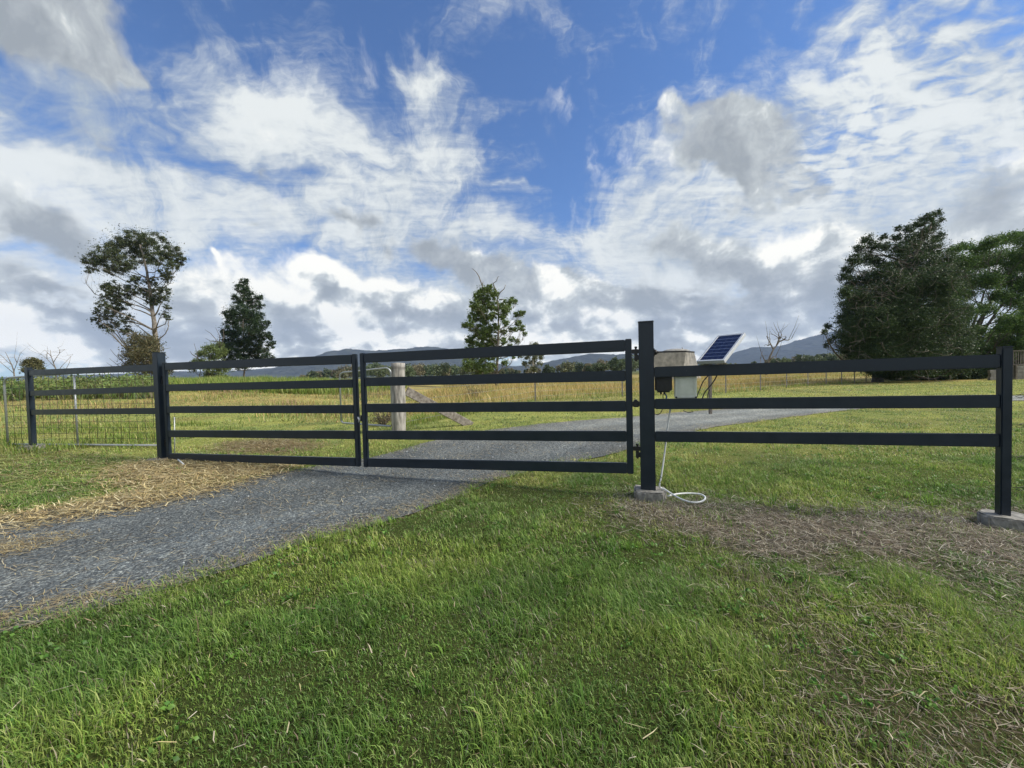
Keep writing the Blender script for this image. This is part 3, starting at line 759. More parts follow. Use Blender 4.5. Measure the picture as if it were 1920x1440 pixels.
# post standing on the far side of the gravel
sp = on_z(1332, 777, 0); sp[2] = G(sp[0], sp[1])
st_ = thing('steel_post', sp, 'plain grey post standing on the gravel beyond the right fence, below the solar panel', 'post')
zt = at(1332, 697, sp[1])[2]
MB().box([sp[0], sp[1], (zt - .2) / 2], [.036, 0, 0], [0, .036, 0], [0, 0, (zt + .2) / 2], .006).build('post_shaft', M_RUST, st_)
MB().box([sp[0], sp[1], zt + .006], [.042, 0, 0], [0, .042, 0], [0, 0, .005], .002).build('post_cap', M_RUST, st_)
# conduit down the post and the loose loop
cz = lambda u, v, z: on_z(u, v, z)
pts = [fw(1257, 765, .10), fw(1252, 800, .10), fw(1246, 850, .09), fw(1240, 892, .05), fw(1236.5, 910, .02)]
zt = .085
pts += [cz(1240, 915.5, .088), cz(1248, 918.5, .085), cz(1262, 927.5, .06), cz(1280, 937, .045), cz(1300, 942, .04), cz(1316, 940, .04), cz(1322.5, 933, .04), cz(1314, 927, .04), cz(1295, 925, .04), cz(1272, 926, .042), cz(1252, 930, .04)]
def lift(p, r=.012):
    g_ = G(p[0], p[1]) + r; return np.array([p[0], p[1], max(p[2], g_)])
pts = pts[:6] + [lift(p) for p in pts[6:]]
sag(pts, .0085, M_PVC, 'conduit_hose', 'pale grey flexible conduit dropping beside the tallest post and looped on the ground', 'conduit', 9)
sag([fw(1226, 893, .02), fw(1231, 892, -.01), fw(1240, 895, .03), fw(1238, 899, .07), fw(1229, 897, .06)], .002, M_BLACK, 'tie_wire', 'thin black tie holding the pale conduit near the foot of the post', 'wire')

# --- solar panel on the top rail
e1 = np.array([.50, -.865, 0.0]); e2h = np.array([.865, .50, 0.0]); tl = math.radians(37)
e2 = e2h * math.cos(tl) + Zv * math.sin(tl); e3 = np.cross(e1, e2)
PB = fw(1306, 677.5, -.02)                       # near left lower corner
s_ = fp(1328, 684, .03); 
Wp, Lp = .27, .433
so = thing('solar_panel', PB + e1 * Wp / 2, 'small tilted solar panel with blue cells and silver frame on the right fence', 'solar panel')
def panel_mat():
    m, nt, b, N, L = nmat('solar_cells')
    at_ = N('ShaderNodeUVMap'); at_.uv_map = 'UVMap'
    def lines(cnt, axis, wd):
        s = N('ShaderNodeSeparateXYZ'); L(at_.outputs[0], s.inputs[0])
        mu = N('ShaderNodeMath'); mu.operation = 'MULTIPLY'; mu.inputs[1].default_value = cnt; L(s.outputs[axis], mu.inputs[0])
        fr = N('ShaderNodeMath'); fr.operation = 'FRACT'; L(mu.outputs[0], fr.inputs[0])
        su = N('ShaderNodeMath'); su.operation = 'SUBTRACT'; su.inputs[1].default_value = .5; L(fr.outputs[0], su.inputs[0])
        ab = N('ShaderNodeMath'); ab.operation = 'ABSOLUTE'; L(su.outputs[0], ab.inputs[0])
        gt = N('ShaderNodeMath'); gt.operation = 'GREATER_THAN'; gt.inputs[1].default_value = .5 - wd; L(ab.outputs[0], gt.inputs[0])
        return gt.outputs[0]
    mx = N('ShaderNodeMath'); mx.operation = 'MAXIMUM'
    L(lines(7, 1, .05), mx.inputs[0]); L(lines(4, 0, .015), mx.inputs[1])
    f = N('ShaderNodeMath'); f.operation = 'MULTIPLY'; f.inputs[1].default_value = .35; L(lines(12, 0, .05), f.inputs[0])
    m2 = N('ShaderNodeMath'); m2.operation = 'MAXIMUM'; L(mx.outputs[0], m2.inputs[0]); L(f.outputs[0], m2.inputs[1])
    no = N('ShaderNodeTexVoronoi'); no.inputs['Scale'].default_value = 60; tc = N('ShaderNodeTexCoord'); L(tc.outputs['Object'], no.inputs['Vector'])
    r = ramp(nt, [(0, (.004, .007, .034)), (1, (.008, .014, .062))]); L(no.outputs['Distance'], r.inputs[0])
    mc = N('ShaderNodeMixRGB'); mc.inputs[2].default_value = (.11, .14, .22, 1); L(m2.outputs[0], mc.inputs[0]); L(r.outputs[0], mc.inputs[1])
    L(mc.outputs[0], b.inputs['Base Color']); b.inputs['Roughness'].default_value = .25; b.inputs['Specular IOR Level'].default_value = .25
    return m
cpt = PB + e1 * Wp / 2 + e2 * Lp / 2
fr_ = MB(); th = .017; bw = .010
for sgn in (-1, 1):
    fr_.box(cpt + e1 * sgn * (Wp / 2 - bw) - e3 * th, e1 * bw, e2 * Lp / 2, e3 * th, .0015)
    fr_.box(cpt + e2 * sgn * (Lp / 2 - bw) - e3 * th, e1 * (Wp / 2 - 2 * bw - .0002), e2 * bw, e3 * th, .0015)
fr_.build('frame', M_ALU, so)
ce = MB(); ce.box(cpt - e3 * .006, e1 * (Wp / 2 - 2 * bw - .0005), e2 * (Lp / 2 - 2 * bw - .0005), e3 * .003, 0)
cells = ce.build('cell_sheet', panel_mat(), so)
uvl = cells.data.uv_layers.new(name='UVMap'); o_ = np.array(so.location)
for lp2 in cells.data.loops:
    p = np.array(cells.data.vertices[lp2.vertex_index].co) + o_ - cpt
    uvl.data[lp2.index].uv = (p @ e1 / (Wp - 4 * bw) + .5, p @ e2 / (Lp - 4 * bw) + .5)
MB().box(cpt - e3 * .0145, e1 * (Wp / 2 - 2 * bw - .001), e2 * (Lp / 2 - 2 * bw - .001), e3 * .002, 0).build('back_sheet', M_CREAM, so)
br = MB(); st0 = fp(1330, 690, .03)[0]; ztop = fp(1330, 683.5, .03)[1]
basep = W(st0, ztop + .004, .03)
br.box(basep, E_ * .05, N_ * .022, Zv * .004, .001)
q_ = PB + e1 * Wp * .5 + e2 * .12 - e3 * .028
br.tube([basep + Zv * .004, (basep + q_) / 2 + N_ * .01, q_], .010, 8)
br.box(q_ + e3 * .004, e1 * .04, e2 * .05, e3 * .003, .001)
br.build('mount_bracket', M_BLACK, so)

# --- fence wires tied off on the right of the end post
for k, (v, nm) in enumerate(((741, 'topmost'), (797, 'second from the top'), (857, 'third from the top'), (914, 'lowest'))):
    s0, z0 = fp(1897, v, .03)
    pts = [W(s0 + .001, z0, .03), W(s0 + .04, z0 + .006, .02), W(s0 + .07, z0 + .02, .028), W(s0 + .085, z0 - .005, .04), W(s0 + .05, z0 - .022, .03), W(s0 + .02, z0 - .01, .025)]
    m_ = MB(); P_ = pts; m_.tube(P_, .0022, 5)
    m_.tube([W(s0 + .03, z0 + .003, .032), W(s0 + .9, z0 - .004, .034), W(s0 + 2.6, z0 + .003, .03)], .0015, 5)
    for j in range(7):
        a = s0 + .03 + j * .007; m_.tube([W(a, z0 + .006, .03), W(a + .006, z0 - .004, .036)], .0015, 4)
    if k == 3:
        m_.tube([W(s4l - .001, z0 + .0, .03), W(s4l - .04, z0 + .012, .03), W(s4l - .06, z0 - .01, .03), W(s4l - .03, z0 - .03, .03)], .0016, 5)
    o = m_.build('strained_wire', M_WIRE)
    tag(o, 'dark fence wire tied round the right end post, %s of the four' % nm, 'wire', 'wires tied off on the right end post')

# --- mesh gate leaning behind the left fence
A = on_z(15, 834, .06); B_ = on_z(306, 838, .03); A[2] = .07; B_[2] = .06
dm = (B_ - A); dm[2] = 0; Lm = np.linalg.norm(dm); dm /= Lm
def plane_h(u, v, A, d):
    nn = np.array([-d[1], d[0], 0]); r = ray(u, v); t = ((A - CO) @ nn) / (r @ nn); p = CO + r * t; return (p - A) @ d, p[2]
zt = plane_h(45, 707, A, dm)[1]
mg = thing('mesh_gate', (A + B_) / 2, 'galvanised tube gate with wire mesh and a rounded top corner standing behind the left fence', 'gate')
def arc(c, a, b, r, n=6): return [c + a * r * math.cos(t) + b * r * math.sin(t) for t in np.linspace(0, math.pi / 2, n)]
rc = .16; TL = A + Zv * (zt - A[2]); TR = B_ + Zv * (zt + .10 - B_[2])
loop = [A + dm * 0] + [A + Zv * (zt - A[2] - rc)] + arc(TL + dm * rc - Zv * rc, -dm, Zv, rc)[1:] + arc(TR - dm * rc - Zv * rc, Zv, dm, rc) + [B_]
MB().tube(loop, .019, 10).build('gate_frame', M_GALV, mg)
MB().tube([A + dm * .02 , (A + B_) / 2 + Zv * .0, B_ - dm * .02], .021, 10).build('bottom_rail', M_GALV, mg)
sm = plane_h(143, 780, A, dm)[0]
MB().tube([A + dm * sm, A + dm * sm + Zv * (zt - A[2])], .017, 10).build('centre_bar', M_GALV, mg)
m_ = MB(); z0 = A[2] + .04
nv = 20
for i in range(1, nv):
    s = Lm * i / nv
    jitter = random.uniform(-.008, .008)
    m_.tube([A + dm * (s + jitter) + Zv * (z0 - A[2]), A + dm * (s - jitter) + Zv * ((zt + z0) / 2 - A[2]), A + dm * s + Zv * (zt - A[2] + .1 * s / Lm)], .0032, 4)
for i in range(1, 12):
    z = A[2] + (zt - A[2]) * i / 12
    m_.tube([A + dm * .0 + Zv * (z - A[2]), A + dm * Lm * .3 + Zv * (z - A[2] + random.uniform(-.01, .01)), A + dm * Lm * .7 + Zv * (z - A[2] + random.uniform(-.012, .012)), A + dm * Lm + Zv * (z - A[2])], .0032, 4)
m_.build('wire_mesh', M_WIRE, mg)
# thin white tread-in post and plastic stake
pz = on_z(327, 850, .02)
rod = thing('fence_rod', pz, 'thin pale electric fence rod with a wire hook behind the left gate leaf', 'fence post')
h_ = at(327, 782, pz[1])
MB().tube([pz - Zv * .1, h_], .009, 8).build('rod', M_GALV, rod)
MB().tube([h_, h_ + Zv * .05 + _r * .0, at(330, 768, pz[1]), at(327, 762, pz[1])], .003, 5).build('wire_hook', M_WIRE, rod)
a = on_z(334, 864, .06); b = on_z(345, 873, .02)
sp_ = MB().tube([a + Zv * .02, b + Zv * .015], .011, 8).build('plastic_peg', M_PVC)
tag(sp_, 'short pale plastic peg lying on the straw under the left gate leaf', 'peg')

# --- old log strainer post with stay, small tube gate
lb = on_z(748, 812, .0)
lg = thing('strainer_post', lb, 'thick weathered grey log post with a sawn top behind the right gate', 'post')
n = 26; rings = 22; ztp = at(748, 681, lb[1])[2]
Vl = []; R = np.random.default_rng(3)
prof = fbm(np.arange(n) * .9, np.zeros(n), 5)
for j in range(rings):
    z = -.15 + (ztp + .15) * j / (rings - 1)
    rad = .158 * (1.0 + .05 * math.sin(z * 3 + 1)) * (.93 if z < .3 else 1)
    for i in range(n):
        a = 2 * math.pi * i / n
        rr = rad * (1 + .07 * (prof[i] - .5) + .035 * (vnoise(np.array([i * 1.3]), np.array([z * 2.2]), 8)[0] - .5) - (.10 if (i in (20, 21) and z > .5) else 0))
        Vl.append([lb[0] + rr * math.cos(a) + .02 * z, lb[1] + rr * math.sin(a), z])
Vl.append([lb[0] + .02 * ztp, lb[1], ztp + .015])
Vl = np.array(Vl)
qi = [[j * n + i, j * n + (i + 1) % n, (j + 1) * n + (i + 1) % n, (j + 1) * n + i] for j in range(rings - 1) for i in range(n)]
ti = [[(rings - 1) * n + i, (rings - 1) * n + (i + 1) % n, n * rings] for i in range(n)]
np_mesh('log', Vl, [np.array(qi), np.array(ti)], M_LOG, lg)
for z_ in (ztp - .09, ztp - .12, .62):
    m_ = MB()
    pts = [np.array([lb[0] + .02 * z_ + .172 * math.cos(t), lb[1] + .172 * math.sin(t), z_ + .01 * math.sin(t * 2)]) for t in np.linspace(0, 2 * math.pi, 22)]
    m_.tube(pts, .003, 4)
    m_.build('tie_wire', M_WIRE, lg)
p0 = at(762, 733, lb[1] + .1); p1 = on_z(884, 797, 0); p1[2] = G(p1[0], p1[1]) - .02
dd = (p1 - p0); ln = np.linalg.norm(dd); dd /= ln
sd = np.cross(dd, Zv); sd /= np.linalg.norm(sd); upv = np.cross(sd, dd)
if upv[2] < 0: upv = -upv
stay = MB().box((p0 + p1) / 2, dd * ln / 2, sd * .032, upv * .10, .008).build('wooden_stay', M_PLANK)
tag(stay, 'grey weathered plank leaning from the log post down to the ground', 'stay')

zb = lb[1] + .25
a0 = at(640, 793, zb + .35); a1 = at(736, 799, zb - .05)
dg = a1 - a0; dg[2] = 0; Lg = np.linalg.norm(dg); dg /= Lg
zt0 = plane_h(655, 698, a0, dg)[1]; zt1 = plane_h(725, 690, a0, dg)[1]
sg = thing('tube_gate', (a0 + a1) / 2, 'small open galvanised tube gate with rounded corners against the log post', 'gate')
rc = .13
TL = np.array([a0[0], a0[1], zt0]); TR = np.array([a1[0], a1[1], zt1])
lo = [a0 + Zv * .05] + arc(TL + dg * rc - Zv * rc, -dg, Zv, rc) + arc(TR - dg * rc - Zv * rc, Zv, dg, rc) + [a1 + Zv * .05]
lo += [a1 + Zv * .0 - dg * .05, a0 + dg * .05, a0 + Zv * .05]
MB().tube(lo, .021, 10).build('gate_frame', M_GALV, sg)
smid = plane_h(686, 750, a0, dg)[0]
MB().tube([a0 + dg * smid, np.array([a0[0], a0[1], 0]) + dg * smid + Zv * (zt0 + (zt1 - zt0) * smid / Lg)], .014, 8).build('centre_bar', M_GALV, sg)
m_ = MB()
for i in range(1, 12):
    s = Lg * i / 12; m_.tube([a0 + dg * s, np.array([a0[0], a0[1], 0]) + dg * s + Zv * (zt0 + (zt1 - zt0) * s / Lg - .01)], .002, 4)
for i in range(1, 9):
    z = a0[2] + (zt0 - a0[2]) * i / 9
    m_.tube([np.array([a0[0], a0[1], z]), np.array([a1[0], a1[1], z])], .002, 4)
m_.build('wire_mesh', M_FWIRE, sg)

# --- wire paddock fence
wf = thing('wire_fence', [*((WFa[0] + WFa[-1]) / 2), 0], 'post and wire paddock fence running back from the log post to the right', 'fence')
M_STEELP = noisy('star_picket', (.13, .12, .11), (.26, .25, .24), 30, .8, .2, .1)
tops = []
lzt = lb.copy()
for i, p in enumerate(WF[1:]):
    g0 = G(p[0], p[1]); H_ = 1.28 if i > 1 else 1.30
    t_ = .034
    m_ = MB(); m_.box([p[0], p[1], g0 + H_ / 2 - .15], [t_, 0, 0], [0, .004, 0], [0, 0, H_ / 2 + .15], .001)
    m_.box([p[0], p[1] + .014, g0 + H_ / 2 - .15], [.004, 0, 0], [0, .012, 0], [0, 0, H_ / 2 + .149], .001)
    m_.build('star_picket', M_STEELP, wf)
for hgt in (.22, .45, .70, .95, 1.2):
    pts = [np.array([lb[0] + .17, lb[1] + .05, hgt + .03])]
    for p in WF[1:]: pts.append(np.array([p[0], p[1] - .02, G(p[0], p[1]) + hgt]))
    MB().tube(pts, .0045, 5).build('line_wire', M_FWIRE, wf)
# insulator and white tape on the second picket
p = WF[1]; g0 = G(*p)
m_ = MB(); m_.tube([[p[0] + .0, p[1] - .03, g0 + 1.18], [p[0] - .03, p[1] - .05, g0 + 1.26], [p[0] + .02, p[1] - .05, g0 + 1.30], [p[0] + .07, p[1] - .04, g0 + 1.24]], .02, 7)
m_.build('insulator', M_PVC, wf); m_ = MB()
m_.tube([[p[0] + .05, p[1] - .03, g0 + .86], [p[0] + .13, p[1] - .03, g0 + .84], [p[0] + .15, p[1] - .03, g0 + .76]], .012, 7)
m_.build('insulator', M_PVC, wf)

# --- concrete tank
D0 = 44.
tk = thing('concrete_tank', [*at(1262, 700, D0)[:2], 0], 'grey concrete tank with sloping sides and a dark rim, left of the solar panel', 'tank')
f = lambda u, v, d: at(u, v, d)
b0 = f(1215, 712, D0); b1 = f(1278, 712, D0); b2 = f(1316, 710, D0 + 2.0); b3 = f(1260, 710, D0 + 3)
t0 = f(1212, 661, D0); t1 = f(1286, 660, D0); t2 = f(1302, 663.5, D0 + 2.6); t3 = f(1250, 663, D0 + 3)
for q in (b0, b1, b2, b3): q[2] = -.1
zt = t1[2]
for q in (t0, t1, t2, t3): q[2] = zt
MB().hexa([b0, b1, b2, b3, t0, t1, t2, t3], .03).build('tank_shell', M_TANK, tk)
mid = lambda a, b: (a + b) / 2
e_ = (t1 - t0) / np.linalg.norm(t1 - t0)
MB().hexa([q + Zv * .0 + o for q, o in zip((t0, t1, t2, t3), (-e_ * .06 - _r * 0, e_ * .06, e_ * .06, -e_ * .06))] + [q + Zv * .16 + o for q, o in zip((t0, t1, t2, t3), (-e_ * .06, e_ * .06, e_ * .06, -e_ * .06))], .02).build('rim', M_BLACK, tk)
# low domed lid
cx = (t0 + t1 + t2 + t3) / 4 + e_ * .3; Vd = []; rg = 8; sg_ = 20
for j in range(rg + 1):
    a = j / rg * math.pi / 2
    for i in range(sg_):
        b = 2 * math.pi * i / sg_
        Vd.append(cx + np.array([1.6 * math.cos(a) * math.cos(b), 1.0 * math.cos(a) * math.sin(b), .16 + .32 * math.sin(a)]))
qi = np.array([[j * sg_ + i, j * sg_ + (i + 1) % sg_, (j + 1) * sg_ + (i + 1) % sg_, (j + 1) * sg_ + i] for j in range(rg) for i in range(sg_)])
np_mesh('lid', np.array(Vd), [qi], M_TANK, tk, None, True)
MB().tube([cx + e_ * 1.0 + Zv * .1, cx + e_ * .7 + Zv * .6], .04, 6).build('lever', M_RUST, tk)

# ------------------------------------------------------------------ trees
def rnd_dir(k):
    v = RNG.normal(size=(k, 3)); return v / np.linalg.norm(v, axis=1)[:, None]
def leaves(C, size, aspect, cpal, droop=0.3, shade=None):
    """C centres (k,3) -> small folded leaf sprays (one quad each)"""
    k = len(C)
    d = rnd_dir(k); d[:, 2] -= droop; d /= np.linalg.norm(d, axis=1)[:, None]
    s = np.cross(d, rnd_dir(k)); s /= np.linalg.norm(s, axis=1)[:, None] + 1e-9
    L_ = (size * RNG.uniform(.6, 1.35, k))[:, None]; w = L_ * aspect
    nrm = np.cross(d, s)
    V = np.stack([C - d * L_ * .5, C + s * w * .5 + nrm * w * .12, C + d * L_ * .5, C - s * w * .5 + nrm * w * .12], 1).reshape(-1, 3)
    i = np.arange(k) * 4
    c = cpal[RNG.integers(0, len(cpal), k)] * RNG.uniform(.7, 1.3, (k, 1))
    return V, np.stack([i, i + 1, i + 2, i + 3], 1), np.repeat(c, 4, 0)

def limb(m_, a, b, r0, r1, wob=.06, n=6, sides=6, lift=0.15):
    a = np.array(a, float); b = np.array(b, float); L_ = np.linalg.norm(b - a)
    pts = []; rr = []
    w1 = RNG.normal(0, wob * L_, 3); w2 = RNG.normal(0, wob * L_ * .6, 3)
    for t in np.linspace(0, 1, n):
        p = a + (b - a) * t + w1 * math.sin(math.pi * t) + w2 * math.sin(2 * math.pi * t)
        p[2] -= lift * L_ * math.sin(math.pi * t) * .6
        pts.append(p); rr.append(r0 + (r1 - r0) * t)
    m_.tube(pts, rr, sides)
    return pts

def tree(name, label, trunk, clumps, D, nleaf, lsize, pal, bark, r0, group=None, nsub=9, subr=.42, aspect=.45, depth=1.0, droop=.3, limbs=True, bare=0, extra=None, cat='tree', squash=.75, fill=.3, rise=.8, cname='crown', trunkname='trunk'):
    px = D / F
    tp = [at(u, v, D) for u, v in trunk]
    g0 = G(tp[0][0], tp[0][1])
    base = tp[0].copy(); base[2] = g0
    t = thing(name, base, label, cat, group)
    tp[0][2] = g0 - .2
    m_ = MB(); nT = len(tp)
    # smooth trunk
    tt = np.linspace(0, nT - 1, nT * 3); tpa = np.array(tp)
    tps = np.stack([np.interp(tt, range(nT), tpa[:, i]) for i in range(3)], 1)
    tps[1:-1, :2] += RNG.normal(0, .012 * D * .05, (len(tps) - 2, 2))
    rad = [r0 * (1.25 if i == 0 else 1) * (1 - .8 * i / (len(tps) - 1)) for i in range(len(tps))]
    m_.tube(tps, rad, 9)
    Cs = []
    tot = sum(c[2] ** 2 for c in clumps)
    for cl in clumps:
        u, v, r = cl[:3]; dz = cl[3] if len(cl) > 3 else RNG.uniform(-1, 1) * depth * 30
        c = at(u, v, D + dz * px); R = r * px; c[2] = max(c[2], g0 + .35 * R)
        if limbs:
            cand = [np.linalg.norm(c - q) + 2.5 * max(0, q[2] - (c[2] - rise * math.hypot(c[0] - q[0], c[1] - q[1]))) for q in tps[:-1]]
            # prefer joining lower down the trunk
            j = int(np.argmin([w + .0 * i for i, w in enumerate(cand)]))
            j = max(j, 2)
            rb = max(rad[j] * .45, .012 * D / 30)
            lpz = limb(m_, tps[j], c, min(rb, .035 * np.linalg.norm(c - tps[j]) + .006 * D / 30), .006 * D / 30 + .004, .07, 7, 6)
        k = max(4, int(nsub * (1 if r > 14 else .7)))
        dd = rnd_dir(k) * (RNG.random((k, 1)) ** .4) * R
        dd[:, 2] *= squash
        sc_ = c + dd * .8
        if limbs:
            for q in sc_[:: 2][:8]: limb(m_, lpz[-2] if RNG.random() < .5 else lpz[-3], q, .005 * D / 30 + .004, .002 * D / 30 + .001, .1, 4, 4)
        nl = int(nleaf * r * r / tot)
        w = RNG.integers(0, k, nl)
        P_ = sc_[w] + np.clip(RNG.normal(0, .55, (nl, 3)), -1.1, 1.1) * (R * subr) * np.array([1, 1, .8])
        if fill:
            nf = int(nl * fill); P_[:nf] = c + np.clip(RNG.normal(0, .5, (nf, 3)), -.85, .85) * R * np.array([1, 1, .9])
        Cs.append(P_)
    if bare:
        for _ in range(bare):
            big = [q for q in clumps if q[2] >= 20]; cl = big[RNG.integers(0, len(big))]; c = at(cl[0], cl[1], D - abs(depth) * 34 * px) + RNG.normal(0, cl[2] * px * .4, 3)
            e = c + np.clip(RNG.normal(0, 1, 3), -1.2, 1.2) * cl[2] * px * .7 + np.array([0, 0, .25 * cl[2] * px])
            limb(m_, c, e, .018, .004, .10, 6, 5)
    if extra: extra(m_)
    m_.build(trunkname, bark, t)
    if Cs:
        Vv, q, cc = leaves(np.vstack(Cs), lsize, aspect, pal, droop)
        np_mesh(cname, Vv, [q], M_LEAF, t, cc)
    return t

EUC = 1.2 * np.array([[.040, .062, .026], [.060, .085, .034], [.085, .085, .035], [.030, .046, .022], [.075, .09, .045]])
T1 = [(255, 450, 26), (287, 455, 24), (225, 462, 26), (318, 472, 20), (335, 488, 14), (200, 480, 24), (180, 494, 18), (168, 507, 9), (262, 478, 24), (298, 488, 20), (236, 496, 20), (212, 505, 16),
      (312, 512, 13), (322, 498, 12), (254, 525, 12), (285, 528, 12), (302, 545, 14), (312, 524, 9), (245, 545, 16), (215, 542, 17), (198, 540, 10), (205, 558, 14), (230, 562, 17), (193, 572, 12), (220, 580, 17), (200, 592, 14),
      (182, 585, 8), (180, 600, 9), (192, 612, 9), (212, 608, 12), (238, 598, 12), (238, 618, 10), (295, 562, 13), (312, 560, 8), (314, 575, 7), (308, 590, 8), (316, 596, 6), (275, 548, 14), (285, 565, 12), (345, 486, 6), (232, 622, 7), (206, 620, 6)]
tree('gum_tree', 'tall spreading gum tree with an open crown on a pale leaning trunk at the left', [(299, 700), (294, 660), (289, 610), (284, 570), (279, 530), (272, 490), (262, 458)], [(a[0], a[1], a[2] * 1.18) for a in T1], 62, 70000, .20, EUC, M_BARK, .42, nsub=30, subr=.15, aspect=.5, depth=1.3, squash=.85, fill=.12, rise=.65)
BR = np.array([.75, .85, .9]) * np.array([[.16, .12, .05], [.12, .11, .045], [.20, .15, .07], [.09, .09, .035]])
def deadtw(list_, D, r=.02):
    def f(m_):
        for pts in list_:
            P_ = [at(u, v, D) for u, v in pts]; k = len(P_)
            m_.tube(P_, [r * (1 - .7 * i / (k - 1)) for i in range(k)], 6)
    return f
tree('bushy_tree', 'rounded brownish bush below the tall gum tree', [(272, 700), (270, 670), (268, 645)], [(268, 638, 22), (285, 645, 20), (255, 650, 20), (272, 662, 26), (248, 668, 18), (288, 668, 18), (240, 685, 14), (265, 688, 22), (290, 690, 16), (306, 692, 10), (318, 697, 8)], 50, 15000, .20, BR, M_DARKBARK, .16, nsub=12, subr=.45, depth=.7,
     extra=deadtw([[(250, 695), (232, 680), (215, 665), (207, 655)], [(245, 700), (225, 688), (205, 672)], [(232, 680), (222, 668), (224, 655)], [(240, 698), (215, 690), (200, 680)], [(290, 665), (306, 655), (320, 652)]], 50, .05))
PINE = 1.1 * np.array([[.022, .045, .020], [.032, .060, .024], [.045, .075, .026], [.018, .034, .016]])
T2 = [(459, 530, 9), (455, 541, 12), (462, 552, 14), (448, 562, 13), (466, 570, 15), (483, 558, 10), (486, 572, 10), (449, 585, 17), (470, 590, 18), (430, 588, 12), (488, 592, 9), (435, 605, 15), (458, 610, 22), (480, 612, 16), (497, 607, 9), (427, 624, 15), (450, 632, 22), (476, 635, 20), (498, 628, 10), (505, 634, 7),
      (424, 645, 14), (440, 655, 20), (465, 660, 22), (488, 655, 15), (507, 647, 9), (513, 643, 5), (415, 662, 12), (432, 675, 15), (455, 682, 15), (480, 676, 15), (500, 668, 9), (420, 684, 9), (512, 670, 5)]
tree('pine_tree', 'dark green conical tree standing on the low rise behind the left gate', [(459, 716), (458, 690), (457, 640), (456, 590), (457, 530)], [(a[0], a[1], a[2] * 1.12) for a in T2], 58, 90000, .18, PINE, M_DARKBARK, .13, nsub=34, subr=.20, depth=1.3, aspect=.4, squash=.9, fill=.14, rise=.3)
SC = 1.5 * np.array([[.08, .11, .035], [.11, .14, .045], [.06, .085, .03]])
tree('scrub_tree', 'low green shrubby tree with a dead snag left of the dark conical tree', [(392, 712), (392, 690), (396, 660)], [(395, 652, 12), (408, 648, 11), (385, 664, 13), (402, 668, 15), (418, 660, 9), (372, 680, 11), (390, 686, 15), (410, 688, 14), (425, 690, 11), (360, 692, 9), (398, 704, 14), (415, 706, 12)], 52, 11000, .20, SC, M_DARKBARK, .12, nsub=11, subr=.45, depth=.8,
     extra=deadtw([[(374, 712), (376, 690), (370, 665), (364, 644)], [(372, 672), (360, 664), (356, 658)], [(415, 660), (408, 640), (395, 625), (384, 618)], [(412, 650), (412, 630), (404, 614)], [(414, 650), (420, 632), (418, 615)], [(408, 640), (396, 640), (385, 634)], [(374, 690), (382, 680), (390, 676)]], 52, .06))
VI = 1.55 * np.array([[.075, .115, .030], [.10, .15, .038], [.055, .085, .025], [.13, .165, .055]])
T3 = [(905, 545, 10), (917, 542, 9), (895, 555, 10), (908, 560, 12), (925, 552, 10), (891, 572, 11), (903, 580, 13), (920, 572, 12), (936, 575, 11), (948, 580, 10), (953, 568, 9), (965, 565, 6), (960, 562, 6), (890, 592, 13), (908, 600, 13), (925, 592, 10), (943, 592, 9), (880, 607, 9), (871, 610, 6), (893, 618, 14), (912, 622, 14), (928, 615, 9), (948, 605, 7), (975, 588, 7), (968, 590, 6), (982, 586, 4), (944, 622, 7),
      (972, 606, 7), (978, 615, 7), (966, 618, 5), (984, 626, 5), (957, 618, 5), (884, 640, 13), (905, 645, 16), (925, 640, 12), (945, 640, 8), (960, 636, 6), (970, 640, 5), (880, 662, 13), (900, 668, 16), (922, 664, 12), (940, 660, 8), (955, 650, 6), (878, 684, 13), (900, 690, 15), (921, 688, 10), (946, 680, 7), (962, 668, 5)]
tree('vine_clad_tree', 'green creeper covered tree with bare dead branches sticking out of its top', [(931, 712), (932, 680), (934, 640), (935, 600), (933, 560), (934, 548)], [(a[0], a[1], a[2] * 1.2) for a in T3], 40, 90000, .12, VI, M_BARK, .17, nsub=36, subr=.18, depth=.8, aspect=.6, fill=.16, squash=1,
     extra=deadtw([[(908, 560), (904, 535), (898, 518), (893, 510), (885, 503)], [(934, 560), (931, 546), (926, 536), (925, 531), (931, 527), (933, 520), (936, 518)], [(934, 555), (938, 548), (945, 542), (948, 534)], [(926, 536), (924, 530)], [(936, 562), (942, 561), (947, 565)], [(904, 535), (906, 528)], [(922, 712), (925, 690), (928, 660)]], 40, .075))
tree('slender_gum_tree', 'small thin crowned gum tree just right of the creeper covered tree', [(998, 712), (999, 690), (1000, 665), (1001, 650)], [(1000, 648, 9), (992, 655, 8), (1010, 655, 8), (1003, 665, 10), (988, 668, 8), (1014, 668, 8), (1000, 680, 10), (985, 683, 7), (1012, 682, 6), (975, 668, 5), (1000, 692, 8)], 62, 5000, .26, np.array([[.13, .15, .08], [.10, .12, .06], [.17, .18, .10]]), M_GREYBARK, .13, nsub=7, subr=.4, depth=.7)
DK = np.array([1.35, 1.65, 1.25]) * np.array([[.028, .042, .022], [.040, .055, .026], [.020, .030, .017], [.055, .065, .030]])
